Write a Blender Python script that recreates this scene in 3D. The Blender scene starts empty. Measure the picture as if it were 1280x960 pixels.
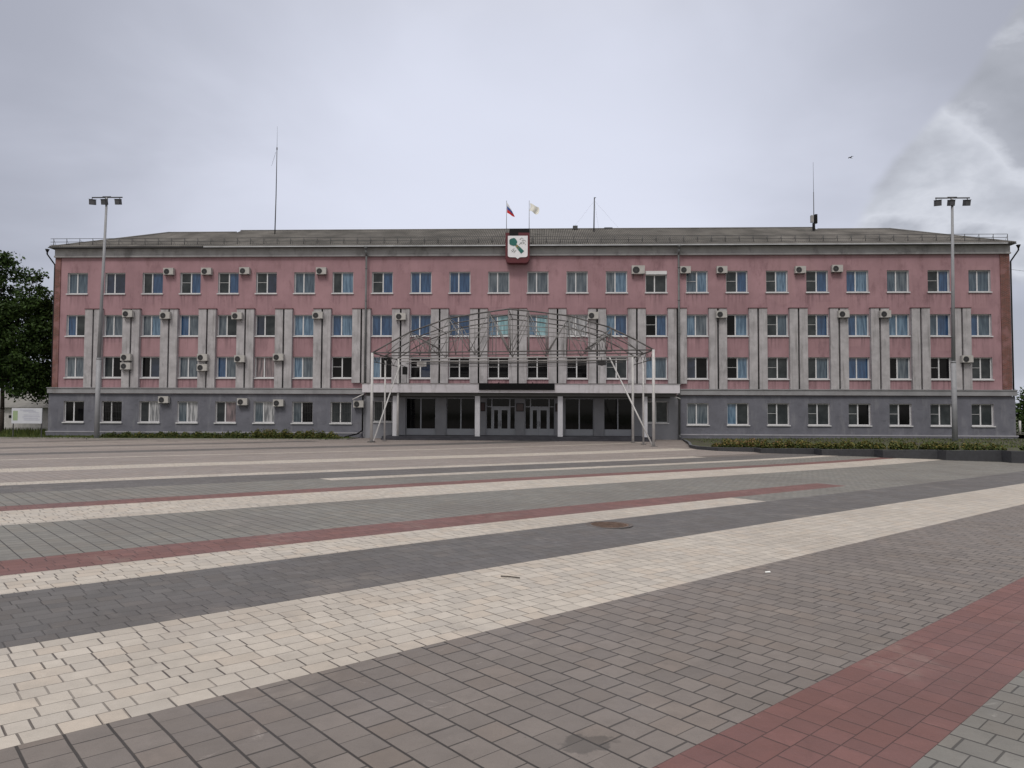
import bpy, math, random
from mathutils import Vector, Matrix
R = math.radians
random.seed(11)
S = bpy.context.scene
C = S.collection
PI = math.pi

# ------------------------------------------------------------------ camera, world, sun, exposure
EYE = Vector((1.5456, -54.8453, 2.0))
right = Vector((0.9993343, 0.0362754, 0.0038786))
up = Vector((-0.0024273, -0.0399675, 0.9991980))
fwd = Vector((-0.0364013, 0.9985423, 0.0398528))
cam_data = bpy.data.cameras.new('camera')
cam_data.sensor_width = 36.0
cam_data.lens = 36.0 * 900.0 / 1280.0
cam_data.clip_end = 6000
cam = bpy.data.objects.new('camera', cam_data)
cam.matrix_world = Matrix(((right.x, up.x, -fwd.x, EYE.x), (right.y, up.y, -fwd.y, EYE.y), (right.z, up.z, -fwd.z, EYE.z), (0, 0, 0, 1)))
C.objects.link(cam)
S.camera = cam

SUN_EL, SUN_ROT = 52.0, 196.0
w = bpy.data.worlds.new('World')
S.world = w
w.use_nodes = True
nt = w.node_tree
for n in list(nt.nodes):
    nt.nodes.remove(n)


def N(tree, kind, **kw):
    n = tree.nodes.new(kind)
    for k, v in kw.items():
        setattr(n, k, v)
    return n


def mth(tree, op, a, b=None, c=None, clamp=False):
    n = tree.nodes.new('ShaderNodeMath')
    n.operation = op
    n.use_clamp = clamp
    for i, v in enumerate((a, b, c)):
        if v is None:
            continue
        if isinstance(v, (int, float)):
            n.inputs[i].default_value = v
        else:
            tree.links.new(v, n.inputs[i])
    return n.outputs[0]


def mixc(tree, fac, a, b, blend='MIX'):
    n = tree.nodes.new('ShaderNodeMix')
    n.data_type = 'RGBA'
    n.blend_type = blend
    for sock, v in ((n.inputs[0], fac), (n.inputs[6], a), (n.inputs[7], b)):
        if isinstance(v, (int, float)):
            sock.default_value = v
        elif isinstance(v, (tuple, list)):
            sock.default_value = (*v[:3], 1)
        else:
            tree.links.new(v, sock)
    return n.outputs[2]


def ramp(tree, val, p0, p1, c0=(0, 0, 0), c1=(1, 1, 1), interp='LINEAR'):
    n = tree.nodes.new('ShaderNodeValToRGB')
    n.color_ramp.interpolation = interp
    n.color_ramp.elements[0].position = p0
    n.color_ramp.elements[1].position = p1
    n.color_ramp.elements[0].color = (*c0, 1)
    n.color_ramp.elements[1].color = (*c1, 1)
    tree.links.new(val, n.inputs[0])
    return n.outputs[0]


def sstep(tree, v, a, b):
    n = tree.nodes.new('ShaderNodeMapRange')
    n.interpolation_type = 'SMOOTHSTEP'
    tree.links.new(v, n.inputs[0])
    n.inputs[1].default_value = a
    n.inputs[2].default_value = b
    return n.outputs[0]


sky = N(nt, 'ShaderNodeTexSky', sky_type='NISHITA')
sky.sun_disc = False
sky.sun_elevation = R(SUN_EL)
sky.sun_rotation = R(SUN_ROT)
tc = N(nt, 'ShaderNodeTexCoord')
sep = N(nt, 'ShaderNodeSeparateXYZ')
nt.links.new(tc.outputs['Generated'], sep.inputs[0])
dx, dy, dz = sep.outputs
# a flat cloud deck: project the direction on a plane overhead
den = mth(nt, 'ADD', mth(nt, 'MAXIMUM', dz, 0.0), 0.22)
comb = N(nt, 'ShaderNodeCombineXYZ')
nt.links.new(mth(nt, 'DIVIDE', dx, den), comb.inputs[0])
nt.links.new(mth(nt, 'DIVIDE', dy, den), comb.inputs[1])
n1 = N(nt, 'ShaderNodeTexNoise')
n1.inputs['Scale'].default_value = 1.35
n1.inputs['Detail'].default_value = 5
n1.inputs['Roughness'].default_value = 0.5
n1.inputs['Distortion'].default_value = 0.3
nt.links.new(comb.outputs[0], n1.inputs['Vector'])
n2 = N(nt, 'ShaderNodeTexNoise')
n2.inputs['Scale'].default_value = 6.5
n2.inputs['Detail'].default_value = 6
n2.inputs['Roughness'].default_value = 0.5
n2.inputs['Distortion'].default_value = 0.15
stretch = N(nt, 'ShaderNodeMapping')
stretch.inputs['Rotation'].default_value = (0, R(-24), 0)
stretch.inputs['Scale'].default_value = (0.9, 0.9, 1.35)
nt.links.new(tc.outputs['Generated'], stretch.inputs[0])
nt.links.new(stretch.outputs[0], n2.inputs['Vector'])
# azimuth to the right of the facade axis, where the deck breaks into heavier cloud
az = mth(nt, 'ARCTAN2', dx, mth(nt, 'MAXIMUM', dy, 0.001))
deck = mixc(nt, sstep(nt, n1.outputs[0], 0.34, 0.68), (5.0, 5.2, 6.05), (6.9, 7.15, 8.25))
glow = mth(nt, 'MULTIPLY', mth(nt, 'SUBTRACT', 1.0, sstep(nt, mth(nt, 'ABSOLUTE', mth(nt, 'SUBTRACT', az, -0.03)), 0.1, 0.62)),
           mth(nt, 'SUBTRACT', 1.0, sstep(nt, mth(nt, 'ABSOLUTE', mth(nt, 'SUBTRACT', dz, 0.24)), 0.08, 0.42)))
deck = mixc(nt, mth(nt, 'MULTIPLY', glow, 0.9), deck, (7.9, 8.2, 9.5))
side = sstep(nt, mth(nt, 'ABSOLUTE', mth(nt, 'ADD', az, 0.03)), 0.22, 0.85)
deck = mixc(nt, mth(nt, 'MULTIPLY', side, 0.62), deck, (3.3, 3.42, 4.05))
slope = mth(nt, 'SUBTRACT', dz, mth(nt, 'MULTIPLY', az, 1.1))
patch = mth(nt, 'MULTIPLY', sstep(nt, az, 0.34, 0.46),
            mth(nt, 'MULTIPLY', sstep(nt, dz, 0.10, 0.2), mth(nt, 'SUBTRACT', 1.0, sstep(nt, slope, -0.26, -0.17))))
bank = N(nt, 'ShaderNodeValToRGB')
els = bank.color_ramp.elements
els[0].position, els[0].color = 0.30, (0.36, 0.375, 0.415, 1)
els[1].position, els[1].color = 0.74, (0.40, 0.415, 0.46, 1)
for pos, v in ((0.43, (0.45, 0.465, 0.515)), (0.50, (0.69, 0.71, 0.77)), (0.56, (0.56, 0.58, 0.635)), (0.63, (0.47, 0.485, 0.535))):
    e = els.new(pos)
    e.color = (*v, 1)
nt.links.new(n2.outputs[0], bank.inputs[0])
bk = N(nt, 'ShaderNodeVectorMath', operation='SCALE')
nt.links.new(bank.outputs[0], bk.inputs[0])
bk.inputs['Scale'].default_value = 10.0
ragged = sstep(nt, mth(nt, 'ADD', patch, mth(nt, 'MULTIPLY', mth(nt, 'SUBTRACT', n2.outputs[0], .5), 1.1)), .28, .62)
deck = mixc(nt, mth(nt, 'MULTIPLY', mth(nt, 'MULTIPLY', ragged, sstep(nt, patch, 0.0, .25)), .9), deck, bk.outputs[0])
# overcast skies are several times brighter overhead than near the horizon
deck = mixc(nt, sstep(nt, mth(nt, 'MAXIMUM', dz, mth(nt, 'MULTIPLY', dy, -1.0)), 0.45, 0.8), deck, (7.0, 6.75, 6.45))
lift = mth(nt, 'ADD', 1.0, mth(nt, 'MULTIPLY', sstep(nt, dz, 0.5, 0.95), 0.95))
cl = N(nt, 'ShaderNodeVectorMath', operation='SCALE')
nt.links.new(deck, cl.inputs[0])
nt.links.new(lift, cl.inputs['Scale'])
skycol = mixc(nt, 0.93, sky.outputs[0], cl.outputs[0])
bg = N(nt, 'ShaderNodeBackground')
bg.inputs['Strength'].default_value = 0.1
nt.links.new(skycol, bg.inputs['Color'])
wo = N(nt, 'ShaderNodeOutputWorld')
nt.links.new(bg.outputs[0], wo.inputs['Surface'])

sd = bpy.data.lights.new('sun', 'SUN')
sd.energy = 1.35
sd.angle = R(15)
sd.color = (1.0, 0.95, 0.88)
sun = bpy.data.objects.new('sun', sd)
sun.rotation_euler = (R(90 - SUN_EL), 0, R(-(SUN_ROT - 180)))
sun.location = (-20, -80, 90)
C.objects.link(sun)

vs = S.view_settings
vs.view_transform = 'Standard'
vs.look = 'None'
vs.exposure = 0.0
vs.gamma = 1.0
vs.use_curve_mapping = False
S.render.engine = 'CYCLES'


# ------------------------------------------------------------------ helpers
class MB:
    def __init__(s):
        s.v = []
        s.f = []
        s.m = []
        s.sm = []

    def face(s, pts, m=0, smooth=False):
        i = len(s.v)
        s.v += [tuple(p) for p in pts]
        s.f.append(tuple(range(i, i + len(pts))))
        s.m.append(m)
        s.sm.append(smooth)

    def box(s, x0, x1, y0, y1, z0, z1, m=0):
        i = len(s.v)
        s.v += [(x0, y0, z0), (x1, y0, z0), (x1, y1, z0), (x0, y1, z0), (x0, y0, z1), (x1, y0, z1), (x1, y1, z1), (x0, y1, z1)]
        for f in ((0, 3, 2, 1), (4, 5, 6, 7), (0, 1, 5, 4), (1, 2, 6, 5), (2, 3, 7, 6), (3, 0, 4, 7)):
            s.f.append(tuple(i + k for k in f))
            s.m.append(m)
            s.sm.append(False)

    def tube(s, a, b, r0, r1=None, n=8, m=0, caps=True):
        r1 = r0 if r1 is None else r1
        a, b = Vector(a), Vector(b)
        d = (b - a).normalized()
        u = d.cross(Vector((0, 0, 1)) if abs(d.z) < .9 else Vector((1, 0, 0))).normalized()
        v = d.cross(u)
        i = len(s.v)
        for p, r in ((a, r0), (b, r1)):
            for k in range(n):
                t = 2 * PI * k / n
                s.v.append(tuple(p + u * (r * math.cos(t)) + v * (r * math.sin(t))))
        for k in range(n):
            k2 = (k + 1) % n
            s.f.append((i + k, i + k2, i + n + k2, i + n + k))
            s.m.append(m)
            s.sm.append(True)
        if caps:
            s.f.append(tuple(i + k for k in reversed(range(n))))
            s.f.append(tuple(i + n + k for k in range(n)))
            s.m += [m, m]
            s.sm += [False, False]

    def path(s, pts, r, n=6, m=0):
        for a, b in zip(pts[:-1], pts[1:]):
            s.tube(a, b, r, r, n, m)

    def disc(s, c, r, n=16, ax='y', m=0, r_in=0.0):
        c = Vector(c)
        ring = []
        for k in range(n):
            t = 2 * PI * k / n
            ring.append((math.cos(t), math.sin(t)))

        def P(q, rr):
            return (c.x + q[0] * rr, c.y, c.z + q[1] * rr) if ax == 'y' else (c.x + q[0] * rr, c.y + q[1] * rr, c.z)
        if r_in == 0:
            s.face([P(q, r) for q in ring], m)
        else:
            for k in range(n):
                q, q2 = ring[k], ring[(k + 1) % n]
                s.face([P(q, r), P(q2, r), P(q2, r_in), P(q, r_in)], m)

    def build(s, name, mats, parent=None, loc=None):
        me = bpy.data.meshes.new(name)
        me.from_pydata(s.v, [], s.f)
        if not isinstance(mats, (list, tuple)):
            mats = [mats]
        for m in mats:
            me.materials.append(m)
        me.polygons.foreach_set('material_index', s.m)
        me.polygons.foreach_set('use_smooth', s.sm)
        me.update()
        o = bpy.data.objects.new(name, me)
        C.objects.link(o)
        if loc:
            o.location = loc
        if parent:
            o.parent = parent
        return o


def thing(name, label, cat, loc=(0, 0, 0), rz=0.0, group=None):
    o = bpy.data.objects.new(name, None)
    C.objects.link(o)
    o.empty_display_size = 0.3
    o.location = loc
    o.rotation_euler = (0, 0, rz)
    o['label'] = label
    o['category'] = cat
    if group:
        o['group'] = group
    return o


def tag(o, label, cat, group=None):
    o['label'] = label
    o['category'] = cat
    if group:
        o['group'] = group
    return o


def struct(o):
    o['kind'] = 'structure'
    return o


def dup(root, loc, label, group=None):
    r = root.copy()
    C.objects.link(r)
    r.location = loc
    r['label'] = label
    if group:
        r['group'] = group
    for ch in list(root.children):
        c = ch.copy()
        C.objects.link(c)
        c.parent = r
        for g in ch.children:
            d = g.copy()
            C.objects.link(d)
            d.parent = c
    return r


# ------------------------------------------------------------------ materials
def newmat(name):
    m = bpy.data.materials.new(name)
    m.use_nodes = True
    t = m.node_tree
    return m, t, t.nodes['Principled BSDF']


def plain(name, col, rough=0.6, var=0.25, scale=3.0, bump=0.0, metal=0.0, spec=0.5, dirt=None, bscale=None, streak=None):
    """a surface of one colour with uneven weathering"""
    m, t, b = newmat(name)
    geo = N(t, 'ShaderNodeNewGeometry')
    nz = N(t, 'ShaderNodeTexNoise')
    nz.inputs['Scale'].default_value = scale
    nz.inputs['Detail'].default_value = 6
    nz.inputs['Roughness'].default_value = 0.65
    t.links.new(geo.outputs['Position'], nz.inputs['Vector'])
    c0 = tuple(c * (1 - var) for c in col)
    c1 = tuple(min(1, c * (1 + var * .7)) for c in col)
    colr = ramp(t, nz.outputs[0], 0.32, 0.68, c0, c1)
    if dirt:
        n2_ = N(t, 'ShaderNodeTexNoise')
        n2_.inputs['Scale'].default_value = dirt[1]
        n2_.inputs['Detail'].default_value = 8
        n2_.inputs['Roughness'].default_value = 0.7
        mp = N(t, 'ShaderNodeMapping')
        mp.inputs['Scale'].default_value = (1, 1, dirt[2])
        t.links.new(geo.outputs['Position'], mp.inputs[0])
        t.links.new(mp.outputs[0], n2_.inputs['Vector'])
        k = mth(t, 'MULTIPLY', sstep(t, n2_.outputs[0], dirt[3], dirt[3] + .2), dirt[4])
        colr = mixc(t, k, colr, dirt[0])
    if streak:
        n6 = N(t, 'ShaderNodeTexNoise')
        n6.inputs['Scale'].default_value = 1.0
        n6.inputs['Detail'].default_value = 7
        n6.inputs['Roughness'].default_value = 0.62
        mp6 = N(t, 'ShaderNodeMapping')
        mp6.inputs['Scale'].default_value = (streak[1], streak[1], streak[2])
        t.links.new(geo.outputs['Position'], mp6.inputs[0])
        t.links.new(mp6.outputs[0], n6.inputs['Vector'])
        colr = mixc(t, mth(t, 'MULTIPLY', sstep(t, n6.outputs[0], .5, .72), streak[3]), colr, streak[0])
    t.links.new(colr, b.inputs['Base Color'])
    b.inputs['Roughness'].default_value = rough
    b.inputs['Metallic'].default_value = metal
    b.inputs['Specular IOR Level'].default_value = spec
    if bump:
        n3 = N(t, 'ShaderNodeTexNoise')
        n3.inputs['Scale'].default_value = bscale or scale * 12
        n3.inputs['Detail'].default_value = 4
        t.links.new(geo.outputs['Position'], n3.inputs['Vector'])
        bp = N(t, 'ShaderNodeBump')
        bp.inputs['Strength'].default_value = bump
        bp.inputs['Distance'].default_value = 0.02
        t.links.new(n3.outputs[0], bp.inputs['Height'])
        t.links.new(bp.outputs[0], b.inputs['Normal'])
    return m


PINK = plain('pink_plaster', (0.35, 0.215, 0.238), 0.85, 0.15, 0.45, 0.25, spec=0.2, streak=((0.19, 0.125, 0.135), 2.6, .22, .3), dirt=((0.215, 0.125, 0.14), 0.9, 0.45, 0.50, 0.85), bscale=30)
t = PINK.node_tree
b = t.nodes['Principled BSDF']
src = b.inputs['Base Color'].links[0].from_socket
geo = N(t, 'ShaderNodeNewGeometry')
sp = N(t, 'ShaderNodeSeparateXYZ')
t.links.new(geo.outputs['Position'], sp.inputs[0])
px_ = mth(t, 'ABSOLUTE', mth(t, 'SUBTRACT', mth(t, 'FRACT', mth(t, 'DIVIDE', mth(t, 'ADD', sp.outputs[0], 60.08), 3.0)), .5))
inw = sstep(t, px_, .31, .25)
dz_ = mth(t, 'MULTIPLY', mth(t, 'FRACT', mth(t, 'DIVIDE', mth(t, 'SUBTRACT', 11.15, sp.outputs[2]), 3.285)), 3.285)
cbr = N(t, 'ShaderNodeCombineXYZ')
t.links.new(mth(t, 'MULTIPLY', sp.outputs[0], 6.0), cbr.inputs[0])
t.links.new(mth(t, 'MULTIPLY', sp.outputs[2], .35), cbr.inputs[2])
nr = N(t, 'ShaderNodeTexNoise')
nr.inputs['Scale'].default_value = 1.0
nr.inputs['Detail'].default_value = 4
t.links.new(cbr.outputs[0], nr.inputs['Vector'])
run = mth(t, 'MULTIPLY', mth(t, 'MULTIPLY', inw, sstep(t, dz_, 1.5, .05)), sstep(t, nr.outputs[0], .44, .66))
low = sstep(t, sp.outputs[2], 11.4, 11.1)
c_ = mixc(t, mth(t, 'MULTIPLY', mth(t, 'MULTIPLY', run, low), .6), src, (0.15, 0.095, 0.105))
# repainted patches, a shade off
vp = N(t, 'ShaderNodeTexVoronoi', distance='CHEBYCHEV')
vp.inputs['Scale'].default_value = .33
t.links.new(geo.outputs['Position'], vp.inputs['Vector'])
sv = N(t, 'ShaderNodeSeparateColor')
t.links.new(vp.outputs['Color'], sv.inputs[0])
c_ = mixc(t, mth(t, 'MULTIPLY', sstep(t, sv.outputs[0], .78, .8), .25), c_, (0.41, 0.255, 0.27))
c_ = mixc(t, mth(t, 'MULTIPLY', sstep(t, sv.outputs[1], .80, .82), .22), c_, (0.26, 0.155, 0.17))
t.links.new(c_, b.inputs['Base Color'])
GREYW = plain('grey_plaster', (0.148, 0.15, 0.178), 0.85, 0.16, 0.8, 0.3, spec=0.2, streak=((0.25, 0.25, 0.27), 2.2, .5, .45), dirt=((0.085, 0.085, 0.10), 1.4, 2.2, 0.52, 0.6), bscale=30)
CONC = plain('concrete_slab', (0.40, 0.385, 0.40), 0.85, 0.22, 1.2, 0.3, spec=0.2, streak=((0.17, 0.16, 0.16), 4.0, .25, .6), dirt=((0.19, 0.185, 0.19), 1.7, 0.3, 0.52, 0.75), bscale=40)
CORN = plain('cornice_concrete', (0.37, 0.365, 0.375), 0.85, 0.15, 0.8, 0.2, spec=0.2, streak=((0.2, 0.19, 0.19), 2.0, .8, .35), dirt=((0.15, 0.15, 0.15), 0.9, 0.6, 0.5, 0.7), bscale=40)
BELT = plain('belt_concrete', (0.28, 0.28, 0.295), 0.85, 0.18, 1.0, 0.2, spec=0.2, dirt=((0.17, 0.16, 0.16), 1.2, 0.6, 0.55, 0.6), bscale=40)
PLINTH = plain('plinth_render', (0.34, 0.335, 0.37), 0.85, 0.15, 1.0, 0.2, spec=0.2)
WHITE = plain('white_window_plastic', (0.62, 0.62, 0.64), 0.45, 0.06, 2.0)
REVEAL = plain('white_reveal_paint', (0.52, 0.50, 0.52), 0.8, 0.12, 2.0, spec=0.2)
SILL = plain('white_sheet_sill', (0.58, 0.58, 0.60), 0.5, 0.1, 2.0)
CANOPY = plain('canopy_cladding', (0.58, 0.56, 0.60), 0.6, 0.06, 0.7, spec=0.3, streak=((0.30, 0.28, 0.28), 3.0, .7, .5), dirt=((0.36, 0.35, 0.36), 1.5, 0.4, 0.6, 0.5))
SOFFIT = plain('soffit_plaster', (0.34, 0.34, 0.34), 0.9, 0.1, 1.0, spec=0.2)
COLUMN = plain('white_column_paint', (0.55, 0.55, 0.59), 0.7, 0.08, 1.5, spec=0.3)
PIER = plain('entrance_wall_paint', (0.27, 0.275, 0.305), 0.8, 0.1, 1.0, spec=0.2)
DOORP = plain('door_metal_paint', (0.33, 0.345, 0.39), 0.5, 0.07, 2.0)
BLACKP = plain('black_paint', (0.010, 0.010, 0.011), 0.65, 0.2, 3.0, spec=.2)
DARKM = plain('dark_steel', (0.055, 0.055, 0.06), 0.55, 0.3, 4.0)
RUST = plain('weathered_steel', (0.095, 0.09, 0.09), 0.7, 0.35, 3.0, dirt=((0.12, 0.07, 0.05), 4.0, 1.0, 0.55, 0.6))
WEB = plain('grey_web_bars', (0.20, 0.195, 0.195), 0.65, 0.35, 3.0, dirt=((0.14, 0.085, 0.06), 4.0, 1.0, 0.55, 0.6))
GALV = plain('galvanised_pole', (0.27, 0.275, 0.295), 0.6, 0.12, 2.0)
WHITEST = plain('white_painted_steel', (0.52, 0.51, 0.51), 0.6, 0.12, 3.0, dirt=((0.26, 0.2, 0.16), 6.0, 0.5, 0.56, 0.7))
PALETUBE = plain('pale_grey_tube', (0.33, 0.32, 0.32), 0.6, 0.2, 3.0)
ACW = plain('air_conditioner_plastic', (0.43, 0.415, 0.40), 0.5, 0.12, 3.0, dirt=((0.33, 0.30, 0.27), 4.0, 0.4, 0.56, 0.6))
ACD = plain('fan_grille_black', (0.02, 0.02, 0.022), 0.5, 0.2, 3.0)
PIPE = plain('downpipe_zinc', (0.13, 0.135, 0.14), 0.55, 0.2, 2.0, metal=0.3)
EAVE = plain('eave_sheet', (0.06, 0.06, 0.065), 0.6, 0.2, 2.0)
GUTTER = plain('gutter_zinc', (0.42, 0.43, 0.45), 0.5, 0.25, 1.0, metal=0.2)
MAROON = plain('maroon_panel', (0.095, 0.008, 0.016), 0.5, 0.12, 1.5)
SHIELDW = plain('white_shield', (0.76, 0.76, 0.80), 0.5, 0.04, 1.5)
EMGREEN = plain('emblem_green', (0.01, 0.12, 0.105), 0.5, 0.1, 3.0)
EMGREY = plain('emblem_grey', (0.34, 0.36, 0.36), 0.6, 0.1, 3.0)
EMGOLD = plain('emblem_ochre', (0.25, 0.20, 0.08), 0.6, 0.1, 3.0)
PLAQUE = plain('dark_red_plaque', (0.035, 0.008, 0.012), 0.3, 0.2, 3.0)
BOARDW = plain('pale_board', (0.50, 0.52, 0.56), 0.5, 0.05, 1.5)
BOARDG = plain('board_green', (0.26, 0.34, 0.20), 0.6, 0.1, 2.0)
BOARDT = plain('board_print', (0.33, 0.34, 0.42), 0.6, 0.1, 2.0)
SHEDW = plain('whitewashed_brick', (0.60, 0.58, 0.57), 0.85, 0.2, 2.5, 0.4)
SHEDR = plain('shed_roof_slate', (0.20, 0.195, 0.185), 0.9, 0.2, 1.5, 0.3)
BARK = plain('tree_bark', (0.035, 0.028, 0.022), 0.95, 0.35, 5.0, 0.6)
GRANITE = plain('dark_granite_kerb', (0.035, 0.036, 0.042), 0.6, 0.25, 6.0, 0.2)
GRANITET = plain('kerb_top_stone', (0.11, 0.115, 0.13), 0.6, 0.25, 6.0, 0.2)
SOIL = plain('bed_soil', (0.05, 0.042, 0.03), 0.95, 0.4, 2.0, 0.5, dirt=((0.06, 0.085, 0.025), 1.2, 1.0, 0.45, 0.9))
STEP = plain('dark_entrance_slabs', (0.055, 0.055, 0.065), 0.9, 0.25, 1.5, 0.15, spec=.15)
LINTEL = plain('lintel_painted_shade', (0.115, 0.115, 0.115), .85, .1, 1.0, spec=.2)  # canopy shade put into the colour of soffit, beam and lintel strip
ROOFB = plain('roof_ridge_sheet', (0.15, 0.145, 0.14), 0.8, 0.25, 2.0)
FLAGW = plain('flag_white', (0.72, 0.72, 0.74), 0.8, 0.04, 2.0)
FLAGB = plain('flag_blue', (0.03, 0.08, 0.30), 0.8, 0.05, 2.0)
FLAGR = plain('flag_red', (0.55, 0.03, 0.03), 0.8, 0.05, 2.0)
FLAGC = plain('flag_cream', (0.78, 0.77, 0.72), 0.8, 0.05, 2.0)
IRON = plain('manhole_iron', (0.17, 0.115, 0.09), 0.7, 0.4, 8.0, 0.6, metal=0.3)
IRONR = plain('manhole_ring', (0.10, 0.085, 0.08), 0.8, 0.3, 6.0, 0.4)
PAPER = plain('paper_scrap', (0.8, 0.8, 0.78), 0.8, 0.05, 3.0)
TWIG = plain('dry_twig', (0.06, 0.05, 0.04), 0.9, 0.3, 9.0)
LENS = plain('floodlight_glass', (0.10, 0.10, 0.115), 0.3, 0.2, 3.0)


def brickmat(name, c1, c2, mortar, bw, bh, swz):
    m, t, b = newmat(name)
    geo = N(t, 'ShaderNodeNewGeometry')
    sp = N(t, 'ShaderNodeSeparateXYZ')
    t.links.new(geo.outputs['Position'], sp.inputs[0])
    cb = N(t, 'ShaderNodeCombineXYZ')
    t.links.new(sp.outputs[swz], cb.inputs[0])
    t.links.new(sp.outputs[2], cb.inputs[1])
    br = N(t, 'ShaderNodeTexBrick')
    br.inputs['Color1'].default_value = (*c1, 1)
    br.inputs['Color2'].default_value = (*c2, 1)
    br.inputs['Mortar'].default_value = (*mortar, 1)
    br.inputs['Scale'].default_value = 1
    br.inputs['Brick Width'].default_value = bw
    br.inputs['Row Height'].default_value = bh
    br.inputs['Mortar Size'].default_value = 0.012
    t.links.new(cb.outputs[0], br.inputs['Vector'])
    nz = N(t, 'ShaderNodeTexNoise')
    nz.inputs['Scale'].default_value = 1.3
    nz.inputs['Detail'].default_value = 6
    t.links.new(geo.outputs['Position'], nz.inputs['Vector'])
    col = mixc(t, mth(t, 'MULTIPLY', sstep(t, nz.outputs[0], .45, .62), .55), br.outputs[0], (0.30, 0.16, 0.165))
    t.links.new(col, b.inputs['Base Color'])
    b.inputs['Roughness'].default_value = 0.9
    bp = N(t, 'ShaderNodeBump')
    bp.inputs['Strength'].default_value = 0.6
    bp.inputs['Distance'].default_value = 0.01
    bp.invert = True
    t.links.new(br.outputs['Fac'], bp.inputs['Height'])
    t.links.new(bp.outputs[0], b.inputs['Normal'])
    return m


BRICKX = brickmat('red_brick_front', (0.20, 0.06, 0.045), (0.11, 0.042, 0.035), (0.17, 0.13, 0.12), 0.26, 0.078, 0)
BRICKY = brickmat('red_brick_side', (0.30, 0.085, 0.055), (0.19, 0.06, 0.045), (0.26, 0.22, 0.20), 0.26, 0.078, 1)

STRIPE = R(44.86)


def paving_coords(t):
    """plan coordinates along (s) and across (t) the paving bands"""
    geo = N(t, 'ShaderNodeNewGeometry')
    sp = N(t, 'ShaderNodeSeparateXYZ')
    t.links.new(geo.outputs['Position'], sp.inputs[0])
    cs, sn = math.cos(STRIPE), math.sin(STRIPE)
    s_ = mth(t, 'ADD', mth(t, 'MULTIPLY', sp.outputs[0], cs), mth(t, 'MULTIPLY', sp.outputs[1], sn))
    t_ = mth(t, 'SUBTRACT', mth(t, 'MULTIPLY', sp.outputs[1], cs), mth(t, 'MULTIPLY', sp.outputs[0], sn))
    # hand-laid: joints wander by a few millimetres
    wob = N(t, 'ShaderNodeTexNoise')
    wob.inputs['Scale'].default_value = 2.2
    wob.inputs['Detail'].default_value = 2
    t.links.new(geo.outputs['Position'], wob.inputs['Vector'])
    sc = N(t, 'ShaderNodeSeparateColor')
    t.links.new(wob.outputs['Color'], sc.inputs[0])
    s_ = mth(t, 'ADD', s_, mth(t, 'MULTIPLY', mth(t, 'SUBTRACT', sc.outputs[0], .5), .013))
    t_ = mth(t, 'ADD', t_, mth(t, 'MULTIPLY', mth(t, 'SUBTRACT', sc.outputs[1], .5), .012))
    return geo, s_, t_


def noise(t, geo, scale, detail=8, rough=.68, dist=0.0):
    n = N(t, 'ShaderNodeTexNoise')
    n.inputs['Scale'].default_value = scale
    n.inputs['Detail'].default_value = detail
    n.inputs['Roughness'].default_value = rough
    n.inputs['Distortion'].default_value = dist
    t.links.new(geo.outputs['Position'], n.inputs['Vector'])
    return n.outputs[0]


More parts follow.
